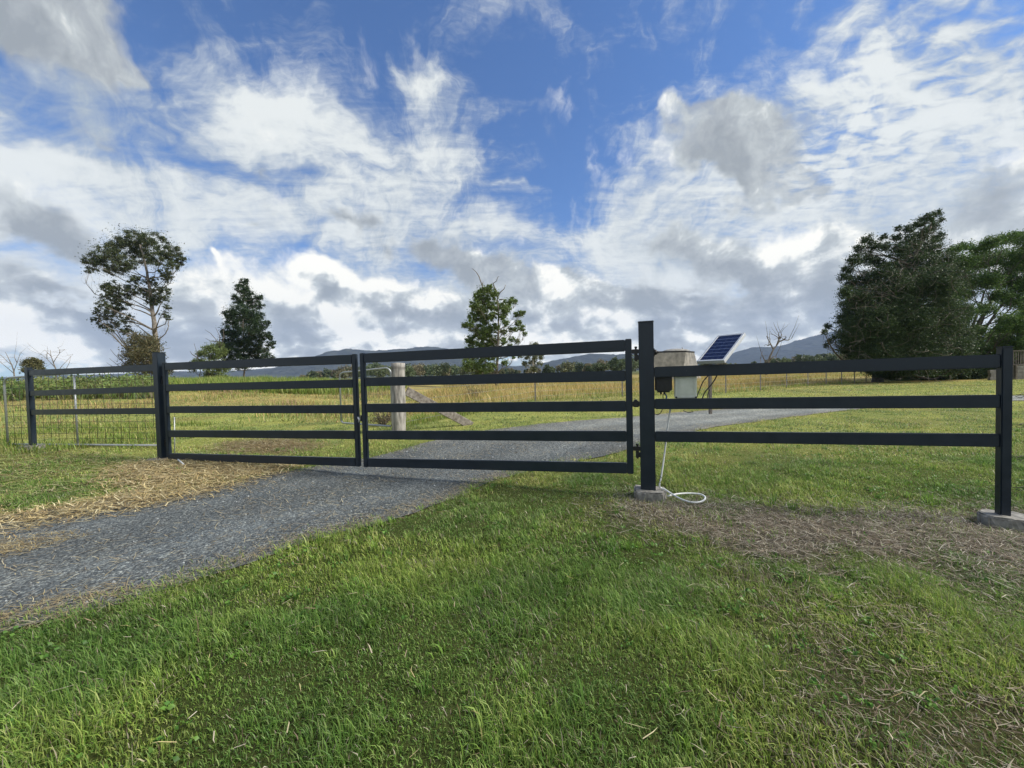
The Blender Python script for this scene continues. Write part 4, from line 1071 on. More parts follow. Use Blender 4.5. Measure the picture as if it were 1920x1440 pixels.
T4 = [(1590, 505, 13), (1583, 520, 11), (1602, 488, 14), (1612, 468, 13), (1626, 450, 12), (1640, 462, 13), (1655, 445, 8), (1660, 462, 12), (1625, 485, 16), (1645, 492, 15), (1684, 428, 7), (1680, 445, 10), (1705, 430, 11), (1722, 418, 12), (1740, 408, 11), (1757, 400, 8), (1765, 412, 7), (1750, 425, 14), (1728, 440, 17), (1705, 455, 17), (1685, 470, 18), (1758, 445, 13), (1745, 465, 22), (1715, 480, 24),
      (1600, 530, 18), (1585, 548, 14), (1625, 525, 22), (1655, 515, 24), (1690, 505, 26), (1730, 500, 28), (1765, 490, 22), (1785, 510, 20), (1595, 570, 24), (1630, 560, 30), (1670, 550, 32), (1710, 540, 34), (1755, 535, 32), (1792, 545, 22), (1590, 600, 22), (1585, 625, 18), (1620, 605, 32), (1660, 600, 34), (1705, 595, 36), (1750, 585, 36), (1790, 585, 26), (1592, 650, 22), (1620, 650, 30), (1660, 650, 34), (1705, 650, 36), (1750, 640, 36), (1795, 630, 28), (1605, 680, 22), (1640, 688, 24),
      (1680, 690, 28), (1720, 692, 28), (1760, 690, 28), (1800, 680, 24), (1552, 612, 8), (1546, 622, 6), (1556, 640, 7), (1549, 648, 6), (1565, 632, 7), (1640, 600, 42, -55), (1700, 620, 46, -55), (1765, 600, 42, -50), (1650, 660, 40, -55), (1720, 668, 44, -55), (1605, 620, 30, -45), (1745, 530, 36, -50), (1680, 545, 36, -50), (1790, 660, 34, -40), (1610, 560, 26, -40), (1690, 585, 40, 50), (1750, 640, 44, 50), (1640, 640, 40, 50)]
tree('dense_shade_tree', 'large dark bushy tree with grey bare twigs and a ragged leaning top at the right', [(1645, 716), (1645, 690), (1650, 640), (1660, 590), (1690, 530), (1720, 470), (1745, 425)], T4, 28, 400000, .105, DK, M_DARKBARK, .34, nsub=42, subr=.24, depth=2.2, aspect=.42, bare=210, fill=.30, squash=1, rise=.35)
GR = 1.25 * np.array([[.060, .115, .028], [.085, .15, .034], [.045, .085, .024], [.11, .17, .045]])
T5 = [(1788, 470, 13), (1810, 462, 14), (1835, 468, 16), (1860, 455, 16), (1885, 448, 16), (1910, 445, 16), (1935, 450, 22), (1970, 460, 30), (1800, 492, 22), (1830, 495, 26), (1865, 485, 26), (1900, 480, 28), (1940, 490, 36), (1990, 510, 40), (1810, 525, 26), (1845, 528, 28), (1885, 522, 30), (1925, 530, 34), (1975, 560, 40), (1805, 555, 20), (1872, 555, 20), (1905, 562, 22), (1940, 580, 30), (1800, 600, 20), (1795, 640, 26), (1815, 665, 26), (1845, 655, 22), (1870, 630, 18),
      (1880, 665, 20), (1845, 690, 22), (1900, 620, 16), (1925, 640, 18, -90), (1890, 600, 16, -90), (1915, 598, 18, -90), (1950, 640, 30, -60), (1905, 612, 14, -90), (1930, 605, 20, -80), (1880, 615, 12, -90), (1865, 648, 26, -40), (1835, 672, 28, -40), (1890, 690, 26, -50), (1800, 690, 26, -30), (1830, 620, 16, -20), (1780, 590, 22, 0)]
tree('leafy_tree', 'broad bright green tree with forked limbs at the right edge behind the end post', [(1800, 712), (1806, 680), (1820, 640), (1838, 600), (1862, 560), (1885, 520)], T5 + [(1815, 585, 18), (1850, 578, 16), (1775, 560, 26), (1880, 650, 30, -60)], 32, 190000, .12, GR, M_DARKBARK, .26, nsub=36, subr=.28, depth=1.6, aspect=.5, fill=.25, squash=.8,
     extra=deadtw([[(1802, 690), (1812, 650), (1822, 615), (1838, 575), (1846, 545)], [(1806, 690), (1826, 650), (1850, 612), (1872, 580), (1890, 550)], [(1803, 680), (1805, 640), (1812, 600), (1826, 570)], [(1826, 650), (1850, 630), (1880, 600), (1910, 580)]], 32, .16))
for (u0, lab, h_) in ((1712, 'dark low shrub under the large dark tree', 16), (1770, 'dark low shrub between the large dark tree and the bright green tree', 17), (1826, 'low shrub against the left end of the timber retaining wall', 15)):
    tree('shrub', lab, [(u0, 714), (u0, 706), (u0, 700)], [(u0 - 22, 703, h_ * .8), (u0 - 4, 698, h_), (u0 + 16, 702, h_ * .9), (u0, 708, h_ * .8)], 29, 5200, .13, DK * 1.1, M_DARKBARK, .05, nsub=10, depth=.5, cat='shrub', group='shrubs under the right trees', trunkname='stems')
# dead tree
dl = [[(1434, 716), (1437, 700), (1440, 680), (1444, 668), (1450, 655), (1456, 648), (1462, 640)], [(1450, 655), (1445, 645), (1440, 636), (1437, 630)], [(1456, 648), (1461, 635), (1460, 625), (1457, 620)], [(1462, 640), (1470, 637), (1478, 638), (1484, 635)], [(1441, 678), (1448, 670), (1455, 667), (1456, 676)], [(1440, 685), (1434, 676), (1430, 668), (1427, 660)], [(1461, 640), (1459, 633), (1452, 628)], [(1462, 636), (1466, 628), (1464, 624)], [(1426, 712), (1427, 695), (1426, 672)], [(1445, 645), (1440, 648), (1436, 646)], [(1470, 637), (1474, 633), (1473, 630)]]
def dead_tree(name, label, paths, D, r, group=None, mat=None):
    b = at(*paths[0][0], D); g0 = G(b[0], b[1]); b[2] = g0
    t = thing(name, b, label, 'tree', group)
    m_ = MB(); k0 = len(paths[0])
    P0 = [at(u, v, D) for u, v in paths[0]]; P0[0][2] = g0 - .1
    m_.tube(P0, [r * (1 - .75 * i / (k0 - 1)) for i in range(k0)], 8)
    m_.build('trunk', mat or M_GREYBARK, t)
    m_ = MB()
    for pth in paths[1:]:
        P_ = [at(u, v, D + random.uniform(-.3, .3)) for u, v in pth]; k = len(P_)
        P_[0] = at(*pth[0], D)
        m_.tube(P_, [r * .5 * (1 - .75 * i / (k - 1)) for i in range(k)], 6)
        for i in range(1, k):
            e = P_[i] + RNG.normal(0, 1, 3) * np.array([.02, .015, .02]) * D + Zv * .008 * D
            m_.tube([P_[i], (P_[i] + e) / 2 + RNG.normal(0, .003 * D, 3), e], [r * .18, r * .12, r * .05], 4)
    m_.build('branches', mat or M_GREYBARK, t)
    return t
dead_tree('dead_tree', 'bleached bare dead tree standing beyond the wire fence right of the solar panel', dl, 50, .19, None, M_BARK)
dead_tree('dead_tree', 'thin grey leafless tree on the skyline above the left fence panel', [[(106, 712), (104, 690), (100, 680), (96, 668), (94, 656)], [(104, 690), (96, 681), (88, 673), (80, 666), (66, 656)], [(100, 680), (106, 670), (112, 662), (122, 655)], [(107, 700), (116, 686), (124, 678), (137, 664)], [(110, 705), (124, 692), (130, 680), (133, 668)], [(88, 673), (88, 664), (90, 658)], [(96, 668), (90, 662), (84, 656)], [(112, 662), (112, 656), (108, 652)]], 46, .075, 'leafless skyline trees at the far left', M_BARK)
dead_tree('dead_tree', 'faint grey leafless tree at the far left edge of the picture', [[(28, 715), (26, 696), (22, 684), (16, 672), (10, 660)], [(26, 696), (32, 680), (36, 668), (38, 660)], [(22, 684), (14, 678), (4, 668), (-6, 660)], [(26, 700), (14, 690), (2, 680), (-8, 672)], [(32, 680), (27, 670), (28, 662)]], 46, .075, 'leafless skyline trees at the far left', M_BARK)
tree('bushy_tree', 'small round olive green tree above the left end post', [(62, 716), (61, 700), (60, 688)], [(52, 682, 9), (62, 677, 9), (72, 683, 9), (60, 690, 12), (48, 694, 8), (76, 694, 7)], 45, 4200, .18, np.array([[.10, .10, .04], [.07, .08, .03], [.13, .12, .05]]), M_DARKBARK, .1, nsub=9, depth=.6)

wp_, wc_ = weedclumps(); V_, q_, c_ = leaves(wp_, .16, .5, np.array([[1., 1., 1.]]), -.2)
o = np_mesh('low_scrub', V_, [q_], M_LEAF, None, c_ * np.repeat(wc_, 4, 0)); tag(o, 'low leafy scrub along the left skyline', 'scrub', None, 'stuff')
def dead_bush(label, u, v, D, sc_, n_):
    b = at(u, v, D); b[2] = G(b[0], b[1]); t = thing('dead_bush', b, label, 'bush', 'dry bare bushes in the paddock')
    m_ = MB()
    for _ in range(n_):
        a = RNG.uniform(0, 6.28); l_ = sc_ * RNG.uniform(.5, 1); e = b + np.array([math.cos(a) * l_ * .6, math.sin(a) * l_ * .6, l_ * RNG.uniform(.5, 1)])
        p_ = limb(m_, b + RNG.normal(0, .04, 3) * np.array([1, 1, 0]), e, .010, .003, .1, 5, 5, 0)
        for _k in range(3): limb(m_, p_[2 + _k % 3], p_[2 + _k % 3] + RNG.normal(0, .3, 3) * l_, .004, .0015, .1, 4, 4, 0)
    m_.build('twigs', M_DARKBARK, t)
    P_ = b + np.clip(RNG.normal(0, .4, (700, 3)), -.9, .9) * sc_ * np.array([.8, .8, .35]) + Zv * sc_ * .35
    V_, q_, c_ = leaves(P_, .045, .4, np.array([[.10, .07, .045], [.16, .12, .07], [.07, .05, .035]]), .1)
    np_mesh('dry_leaves', V_, [q_], M_LEAF, t, c_)
dead_bush('dry dark brown bush between the small tube gate and the log post', 718, 800, 10.0, .55, 22)
dead_bush('dry bare bush standing in the golden grass left of the creeper covered tree', 889, 752, 19.5, 1.1, 16)
# retaining wall, deck and posts at the far right
def yb(u, v): return on_z(u, v, 0)
wl = thing('retaining_wall', [*at(1890, 713, 26.5)[:2], 0], 'low grey timber sleeper retaining wall at the right edge beneath the trees', 'wall')
for k in range(4):
    x0 = at(1854 + (k % 2) * 1.5, 700, 26.5)[0]; x1 = at(1960, 700, 26.5)[0]
    if k == 3: x0 = at(1896, 700, 26.5)[0]
    z0 = .0 + k * .235
    MB().box([(x0 + x1) / 2, 26.5, z0 + .115], [(x1 - x0) / 2, 0, 0], [0, .08, 0], [0, 0, .113], .008).build('sleeper', M_SLEEPER, wl)
x0 = at(1903, 700, 26.4)[0]
MB().box([x0, 26.36, .5], [.07, 0, 0], [0, .055, 0], [0, 0, .5], .006).build('wall_post', M_DARKBARK, wl)
bl = thing('picket_balustrade', [*at(1910, 690, 27.4)[:2], .94], 'short dark timber picket balustrade above the retaining wall', 'fence')
xa, xb = at(1898, 675, 27.4)[0], at(1965, 675, 27.4)[0]
zt = at(1905, 658, 27.4)[2]
MB().box([(xa + xb) / 2, 27.4, zt], [(xb - xa) / 2, 0, 0], [0, .05, 0], [0, 0, .04], .005).build('top_rail', M_DARKBARK, bl)
MB().box([(xa + xb) / 2, 27.4, 1.0], [(xb - xa) / 2, 0, 0], [0, .05, 0], [0, 0, .05], .005).build('bottom_rail', M_DARKBARK, bl)
xx = xa + .08
while xx < xb:
    MB().box([xx, 27.4, (zt - .04 + 1.05) / 2], [.035, 0, 0], [0, .015, 0], [0, 0, (zt - .04 - 1.05) / 2 - .001], .003).build('picket', M_DARKBARK, bl); xx += .17
dk = thing('timber_post', [*at(1914, 690, 29)[:2], 0], 'tall dark square timber post under the leaves behind the retaining wall', 'post')
xp = at(1914, 650, 29)[0]; zt = at(1914, 604, 29)[2]
MB().box([xp, 29, zt / 2], [.13, 0, 0], [0, .13, 0], [0, 0, zt / 2], .01).build('post_shaft', M_DARKBARK, dk)
MB().box([xp, 29, zt + .03], [.16, 0, 0], [0, .16, 0], [0, 0, .028], .006).build('post_cap', M_DARKBARK, dk)

# ------------------------------------------------------------------ far woodland and hills
def woods():
    Vs = []; cs = []
    prof = [(-300, 690, 0), (480, 706, 0), (560, 702, .5), (620, 690, 1), (700, 680, 1), (760, 684, 1), (800, 681, 1), (860, 685, 1), (930, 690, 1), (1000, 692, 1), (1030, 688, 1), (1060, 676, 1), (1100, 683, 1), (1150, 672, 1), (1190, 668, 1), (1260, 678, 1), (1340, 682, 1), (1400, 680, 1), (1450, 674, 1), (1500, 668, 1), (1535, 658, 1), (1570, 662, 1), (1640, 655, 1), (1800, 655, 1), (2100, 655, 1)]
    U = np.array([p[0] for p in prof]); Vt = np.array([p[1] for p in prof])
    pals = 1.9 * np.array([[.045, .060, .028], [.060, .075, .034], [.075, .080, .040], [.035, .050, .024], [.095, .085, .05]])
    for k in range(420):
        u = RNG.uniform(560, 2050); D = RNG.choice([130, 165, 210, 270]) * RNG.uniform(.9, 1.1)
        if u < 640: D = 230 * RNG.uniform(.9, 1.1)
        vt = np.interp(u, U, Vt) + RNG.uniform(-2, 9) + (D - 130) * .012
        c = at(u, vt, D); top = c[2]
        if top < 2: continue
        h = top + .5; R = h * RNG.uniform(.28, .5)
        col_ = pals[RNG.integers(0, 5)] * RNG.uniform(.8, 1.3)
        ncl = 12
        cen = np.array([c[0], c[1], h * .58]) + rnd_dir(ncl) * np.array([R, R, h * .34]) * RNG.uniform(.4, 1, (ncl, 1))
        nl = 620
        P_ = cen[RNG.integers(0, ncl, nl)] + rnd_dir(nl) * R * .45 * RNG.random((nl, 1)) ** .4
        P_[:, 2] = np.clip(P_[:, 2], .1, None)
        V_, q_, c_ = leaves(P_, .62 * (D / 170) ** .5, .75, col_[None], .1)
        Vs.append(V_); cs.append(c_)
    V_ = np.vstack(Vs); i = np.arange(len(V_) // 4) * 4
    o = np_mesh('distant_woodland', V_, [np.stack([i, i + 1, i + 2, i + 3], 1)], M_LEAF, None, np.vstack(cs))
    tag(o, 'far belt of olive green bushland across the back of the paddock', 'woodland', None, 'stuff')
woods()

def hills(name, prof, D0, D1, cols, seed, label):
    U = np.array([p[0] for p in prof]); H = np.array([max(at(p[0], p[1], D0)[2], 2) for p in prof]); Xs = np.array([at(p[0], p[1], D0)[0] / D0 for p in prof])
    na, nr = 900, 46
    s = np.linspace(Xs[0], Xs[-1], na); r = np.linspace(-1, 1, nr)
    S, R_ = np.meshgrid(s, r)
    D = D0 + R_ * (D1 - D0)
    hgt = np.interp(S, Xs, H)
    X_ = S * D0 * (1 + .0 * R_); 
    nz = fbm(X_ / 320 + seed, D / 320, seed, 5)
    k = np.clip(1 - np.abs(R_) ** 1.5, 0, 1)
    Zz = hgt * k * (1 + .55 * (nz - .5) * (1 - np.exp(-((R_) / .18) ** 2))) + (fbm(X_ / 38, D / 38, seed + 3, 4) - .5) * 14 * k * (hgt / 100)
    Zz -= 6 * (1 - k)
    V_ = np.stack([X_.ravel(), D.ravel(), Zz.ravel()], 1)
    idx = np.arange(na * nr).reshape(nr, na)
    q = np.stack([idx[:-1, :-1].ravel(), idx[:-1, 1:].ravel(), idx[1:, 1:].ravel(), idx[1:, :-1].ravel()], 1)
    o = np_mesh(name, V_, [q], cols, None, None, True)
    tag(o, label, None, None, 'structure')
M_HILL = noisy('forested_hill', (.018, .022, .020), (.050, .056, .046), .022, 1, 0, 1.0, 12, .35, .65, 12, spec=.0)
hills('hills', [(-900, 712), (-200, 712), (100, 705), (350, 697), (450, 695), (540, 690), (600, 676), (636, 661), (664, 657), (700, 660), (735, 656), (775, 652), (808, 650), (835, 653), (870, 664), (920, 680), (960, 687), (1000, 684), (1040, 676), (1080, 668), (1110, 663), (1150, 665), (1190, 664), (1240, 670), (1300, 688), (1380, 698)], 2600, 3300, M_HILL, 3, 'long low blue forested hills along the left and middle horizon')
hills('mountain', [(1290, 693), (1340, 682), (1378, 663), (1400, 655), (1415, 651), (1445, 651), (1470, 648), (1500, 638), (1530, 630), (1560, 624), (1590, 620), (1700, 622), (1800, 632), (1950, 640), (2200, 655), (2800, 650)], 3000, 3900, M_HILL, 11, 'blue forested mountain behind the right hand trees')

# haze
def haze():
    me = bpy.data.meshes.new('haze'); b = bmesh.new(); bmesh.ops.create_cube(b, size=2)
    for v in b.verts: v.co = Vector((v.co.x * 4300, v.co.y * 4300, -6 + (v.co.z + 1) / 2 * 560))
    b.to_mesh(me); b.free()
    m = bpy.data.materials.new('haze_air'); m.use_nodes = True; nt = m.node_tree
    nt.nodes.remove(nt.nodes['Principled BSDF'])
    p = nt.nodes.new('ShaderNodeVolumePrincipled'); p.inputs['Color'].default_value = (.50, .66, .98, 1)
    p.inputs['Density'].default_value = HAZE; p.inputs['Anisotropy'].default_value = .0
    nt.links.new(p.outputs[0], nt.nodes['Material Output'].inputs['Volume'])
    me.materials.append(m); o = bpy.data.objects.new('haze', me); col.objects.link(o)
    tag(o, 'thin blue haze in the far air', 'haze', None, 'stuff')
HAZE = .00013
haze()

# ------------------------------------------------------------------ sun and sky
TS = np.array([.78, -.12, .72]); TS /= np.linalg.norm(TS)
sun = bpy.data.lights.new('sun', 'SUN'); sun.energy = 3.9; sun.angle = math.radians(18); sun.color = (1, .93, .80)
so_ = bpy.data.objects.new('sun', sun); col.objects.link(so_)
so_.rotation_euler = Vector(TS).to_track_quat('Z', 'Y').to_euler()

w = bpy.data.worlds.new('World'); sc.world = w; w.use_nodes = True
nt = w.node_tree; N = nt.nodes.new; L = nt.links.new
bg = nt.nodes['Background']; bg.inputs[1].default_value = .1
sky = N('ShaderNodeTexSky'); sky.sky_type = 'NISHITA'; sky.sun_disc = False
sky.sun_elevation = math.asin(TS[2]); sky.sun_rotation = math.atan2(TS[0], TS[1])
sky.air_density = 1.0; sky.dust_density = .6; sky.ozone_density = 2.2
tc = N('ShaderNodeTexCoord')
def val(x):
    return x
def math_(op, a, b=None, c=None, clamp=False):
    n = N('ShaderNodeMath'); n.operation = op; n.use_clamp = clamp
    for i, x in enumerate((a, b, c)):
        if x is None: continue
        if isinstance(x, (int, float)): n.inputs[i].default_value = x
        else: L(x, n.inputs[i])
    return n.outputs[0]
def vmath(op, a, b=None, s=None):
    n = N('ShaderNodeVectorMath'); n.operation = op
    for i, x in enumerate((a, b)):
        if x is None: continue
        if isinstance(x, (tuple, list)): n.inputs[i].default_value = x
        else: L(x, n.inputs[i])
    if s is not None:
        if isinstance(s, (int, float)): n.inputs['Scale'].default_value = s
        else: L(s, n.inputs['Scale'])
    return n.outputs[0]
def smooth(x, a, b):
    n = N('ShaderNodeMapRange'); n.interpolation_type = 'SMOOTHSTEP'
    L(x, n.inputs[0]); n.inputs[1].default_value = a; n.inputs[2].default_value = b
    return n.outputs[0]
def noise(vec, scale, detail, rough=.55, dist=0, color=False, lac=2.0):
    n = N('ShaderNodeTexNoise'); n.noise_dimensions = '2D'; n.inputs['Scale'].default_value = scale; n.inputs['Detail'].default_value = detail
    n.inputs['Roughness'].default_value = rough; n.inputs['Distortion'].default_value = dist; n.inputs['Lacunarity'].default_value = lac
    L(vec, n.inputs['Vector']); return n.outputs['Color' if color else 0]
def comb(x, y, z=0.0):
    n = N('ShaderNodeCombineXYZ')
    for i, q in enumerate((x, y, z)):
        if isinstance(q, (int, float)): n.inputs[i].default_value = q
        else: L(q, n.inputs[i])
    return n.outputs[0]
def mixc(f, a, b):
    n = N('ShaderNodeMixRGB')
    for i, q in enumerate((f, a, b)):
        if isinstance(q, (int, float)): n.inputs[i].default_value = q
        elif isinstance(q, tuple): n.inputs[i].default_value = (*q, 1)
        else: L(q, n.inputs[i])
    return n.outputs[0]
d = vmath('NORMALIZE', tc.outputs['Generated'])
sp3 = N('ShaderNodeSeparateXYZ'); L(d, sp3.inputs[0])
dx, dy, dz = sp3.outputs
# world-fixed stereographic chart of the sky about due north (+Y)
den = math_('ADD', dy, 1.02)
qx = math_('DIVIDE', dx, den); qz = math_('DIVIDE', dz, den)
q = comb(qx, qz)
def qpix(u, v):
    r = ray(u, v); r = r / np.linalg.norm(r); return np.array([r[0], r[2]]) / (r[1] + 1.02)
# flat cloud deck coordinates
h = math_('ADD', math_('MAXIMUM', dz, 0.0), .10)
deck = comb(math_('DIVIDE', dx, h), math_('DIVIDE', dy, h))
wA = noise(q, 5.0, 5, .6, color=True)
wA = vmath('SUBTRACT', wA, (.5, .5, .5))
qw = vmath('ADD', q, vmath('SCALE', wA, None, .16))
wB = vmath('SUBTRACT', noise(q, 13, 4, .6, color=True), (.5, .5, .5))
qg = vmath('ADD', vmath('ADD', q, vmath('SCALE', wA, None, .07)), vmath('SCALE', wB, None, .05))
def field(vec, blobs, grow=1.75):
    acc = 0.0
    for (u, v, rx, ry, rot, wt) in blobs:
        c = qpix(u, v); a = qpix(u + rx, v); b = qpix(u, v - ry)
        sx_ = np.linalg.norm(a - c) * grow; sy_ = np.linalg.norm(b - c) * grow
        t0 = math.atan2((a - c)[1], (a - c)[0])
        m = N('ShaderNodeMapping'); m.vector_type = 'TEXTURE'
        m.inputs['Location'].default_value = (c[0], c[1], 0); m.inputs['Rotation'].default_value = (0, 0, t0 - math.radians(rot))
        m.inputs['Scale'].default_value = (sx_, sy_, 1); L(vec, m.inputs[0])
        g = N('ShaderNodeTexGradient'); g.gradient_type = 'QUADRATIC_SPHERE'; L(m.outputs[0], g.inputs[0])
        acc = math_('MULTIPLY_ADD', g.outputs[1], wt, acc)
    return acc
# thin white high cloud coverage  (rot: clockwise on the picture = positive)
WH = [(520, 250, 260, 130, 25, 1.3), (680, 340, 260, 100, 18, 1.2), (800, 250, 120, 110, -30, 1.1), (800, 150, 80, 40, 0, 1.1), (850, 330, 80, 80, 0, .8), (470, 110, 110, 60, 40, .55),
      (210, 235, 110, 45, 10, 1.0), (80, 160, 120, 40, 15, .7), (120, 340, 260, 50, 10, 1.3), (180, 430, 320, 60, 5, 1.3), (500, 420, 330, 60, 0, 1.2), (700, 470, 260, 60, 5, .9), (300, 540, 380, 60, 0, 1.2), (60, 640, 300, 50, 0, 1.1),
      (990, 25, 75, 45, 20, .75), (960, 360, 40, 20, 0, .6), (1500, 75, 60, 30, -10, .5),
      (1720, 180, 300, 190, -25, 1.9), (1850, 60, 160, 90, -20, .7), (1450, 320, 320, 140, -20, 1.8), (1200, 290, 110, 90, -40, 1.2), (1250, 400, 240, 90, -15, 1.3), (1750, 400, 400, 170, 0, 1.5), (1650, 30, 120, 50, -30, .7), (2050, 250, 300, 300, 0, 1.5),
      (1050, 440, 140, 50, -15, 1.0), (900, 430, 120, 40, 0, .9), (1250, 520, 420, 80, 0, 1.2), (1750, 560, 420, 90, 0, 1.3), (900, 560, 420, 80, 0, 1.0), (960, 650, 1500, 60, 0, 1.3), (-300, 300, 500, 400, 0, 1.2), (2500, 400, 500, 400, 0, 1.3)]
fW = math_('MULTIPLY', field(qw, WH), 1.12)
# cumulus coverage
CU_ = [(60, 50, 190, 95, 20, 1.7), (190, 105, 150, 65, 35, 1.5), (250, 160, 70, 30, 35, .9), (120, 0, 160, 60, 10, 1.2), (140, 250, 160, 40, 20, .75), (215, 300, 60, 30, 30, .8), (20, 400, 110, 60, 15, 1.6), (90, 450, 115, 55, 25, 1.6), (150, 485, 60, 28, 15, 1.2), (65, 562, 60, 12, 0, 1.1), (0, 520, 50, 30, 0, .9),
       (385, 340, 36, 22, 40, .85), (445, 335, 40, 30, 30, 1.0), (490, 350, 26, 30, 50, .85), (460, 370, 24, 14, 0, .6), (645, 420, 38, 20, 20, 1.1), (690, 430, 40, 30, 30, 1.5), (735, 475, 45, 22, 25, 1.3), (490, 425, 30, 14, 15, .7), (800, 460, 50, 22, 15, 1.1), (850, 485, 90, 38, 15, 1.5), (930, 505, 70, 38, 10, 1.4), (700, 350, 60, 20, 20, .45),
       (1252, 205, 34, 40, 0, 1.7), (1290, 245, 80, 55, 20, 1.7), (1350, 215, 85, 45, 0, 1.5), (1350, 290, 130, 70, 15, 1.9), (1440, 235, 90, 60, 0, 1.5), (1420, 310, 100, 50, 10, 1.3), (1320, 330, 60, 40, 0, 1.1), (1380, 340, 70, 36, 20, 1.2), (1350, 390, 30, 12, 0, .9), (1490, 345, 60, 32, 0, 1.6), (1465, 385, 85, 34, 0, 1.7), (1540, 370, 30, 24, 0, .9), (1436, 300, 20, 14, 0, .7),
       (1250, 435, 60, 28, 15, 1.2), (1320, 450, 80, 45, 15, 1.5), (1380, 490, 90, 45, 15, 1.4), (1440, 530, 60, 30, 0, 1.1), (1560, 480, 120, 60, 0, 1.1), (1480, 475, 60, 28, 0, 1.4), (1560, 540, 120, 40, 0, 1.3), (1850, 340, 130, 90, 0, .9), (1830, 420, 160, 60, 0, .8), (1900, 200, 60, 50, 0, .5),
       (1000, 545, 110, 60, 5, 1.6), (1050, 500, 60, 30, 10, 1.2), (1130, 560, 110, 50, 10, 1.5), (1230, 580, 140, 45, 0, 1.4), (1250, 620, 240, 28, 0, 1.2), (1500, 600, 200, 30, 0, 1.1), (600, 520, 90, 35, 15, 1.6), (700, 545, 110, 40, 10, 1.5), (800, 575, 90, 40, 15, 1.5), (560, 580, 160, 50, 0, 1.5), (700, 610, 220, 40, 0, 1.4), (440, 500, 60, 30, 0, .9), (407, 490, 14, 12, 30, 1.7), (360, 545, 60, 35, 0, .9), (420, 580, 90, 50, 0, 1.1),
       (35, 620, 40, 24, 20, 1.5), (150, 620, 60, 20, 0, .8), (330, 620, 100, 25, 0, .9), (600, 655, 900, 16, 0, 1.0), (1500, 650, 600, 14, 0, .9), (990, 28, 60, 34, 25, .55), (960, 520, 40, 20, 0, .8)]
fC = field(qg, CU_)
# tone of the cumulus: + sunlit, - shaded
TN = [(1035, 520, 75, 46, 30, 1.5), (1060, 560, 60, 30, 0, .7), (600, 515, 150, 42, 12, 1.4), (740, 540, 120, 34, 12, 1.4), (480, 530, 80, 40, 0, .8), (1180, 520, 60, 30, 0, .5), (820, 575, 50, 26, 0, 1.0), (500, 560, 90, 40, 0, .6), (610, 640, 160, 16, 0, .6), (407, 488, 25, 25, 0, 1.5), (35, 615, 50, 30, 0, 1.1), (1480, 468, 60, 26, 0, 1.2), (1245, 200, 34, 50, 0, .9), (1150, 600, 80, 20, 0, .4), (940, 555, 40, 20, 0, .3),
      (600, 572, 45, 18, 0, -1.0), (760, 590, 75, 18, 5, -.9), (80, 455, 150, 60, 20, -.7), (120, 90, 200, 90, 25, -.35), (690, 435, 70, 40, 25, -.6), (870, 500, 130, 35, 12, -.45), (1340, 480, 150, 55, 12, -.45), (1480, 380, 90, 40, 0, -.5), (1230, 615, 220, 24, 0, -.5), (1340, 300, 90, 60, 10, -.25), (460, 350, 90, 40, 0, -.6), (960, 600, 120, 20, 0, -.3), (1560, 545, 110, 25, 0, -.4), (1860, 400, 160, 60, 0, -.4), (560, 620, 80, 12, 0, -.4)]
fT = field(qg, TN)

# --- high cloud texture
rot = N('ShaderNodeMapping'); rot.inputs['Rotation'].default_value = (0, 0, math.radians(28)); rot.inputs['Scale'].default_value = (1.0, 2.6, 1); L(deck, rot.inputs[0])
rot2 = N('ShaderNodeMapping'); rot2.inputs['Rotation'].default_value = (0, 0, math.radians(-20)); rot2.inputs['Scale'].default_value = (1.0, 1.7, 1); L(deck, rot2.inputs[0])
nS = noise(rot.outputs[0], 2.2, 11, .66, .5)
nF = noise(qw, 11, 10, .66, .4)
nR = noise(rot2.outputs[0], 10.5, 5, .52, .35)
AC = field(q, [(1720, 120, 330, 260, -20, 1.3), (1500, 330, 220, 110, -20, .9), (2050, 250, 260, 300, 0, 1.0)])
AC = math_('MINIMUM', AC, 1.0)
nW = math_('ADD', math_('MULTIPLY', math_('SUBTRACT', nS, .5), math_('SUBTRACT', .34, math_('ADD', math_('MULTIPLY', AC, .16), math_('MULTIPLY', smooth(dz, .42, .14), .20)))), math_('MULTIPLY', math_('SUBTRACT', nF, .5), .60))
nW = math_('ADD', nW, math_('MULTIPLY', math_('SUBTRACT', nR, .5), math_('ADD', .12, math_('MULTIPLY', AC, .50))))
back = smooth(dy, .15, -.35)  # unseen white cloud added behind the viewpoint to brighten and neutralise ambient light
lowW = smooth(dz, .34, .10)
aW = math_('ADD', math_('ADD', math_('MINIMUM', fW, 1.5), math_('ADD', math_('MULTIPLY', back, 1.6), math_('MULTIPLY', lowW, .45))), math_('MULTIPLY', nW, math_('SUBTRACT', 5.4, math_('MULTIPLY', lowW, 2.6))))
alphaW = math_('MULTIPLY', smooth(aW, -.05, 1.75), .97)
GD = [(1800, 470, 260, 110, 0, 1.0), (1700, 560, 200, 60, 0, .7), (1900, 200, 90, 90, 0, .4), (1450, 260, 160, 100, 0, .6), (1300, 470, 260, 90, 10, .5), (200, 250, 240, 90, 15, 1.0), (60, 180, 160, 60, 10, .9), (440, 340, 120, 50, 15, .4), (300, 620, 400, 30, 0, .4), (900, 500, 220, 60, 10, .5), (1600, 420, 160, 80, 0, .6)]
fG = field(qw, GD)
nG = math_('SUBTRACT', noise(qw, 4.5, 7, .6, .3), .5)
br_ = smooth(math_('ADD', math_('ADD', aW, math_('MULTIPLY', nW, 1.6)), math_('MULTIPLY', math_('ADD', math_('MULTIPLY', fG, 1.3), math_('MULTIPLY', nG, 2.6)), -1.0)), -.3, 2.3)
wc = mixc(br_, (3.2, 3.6, 3.85), (5.7, 5.9, 5.75))
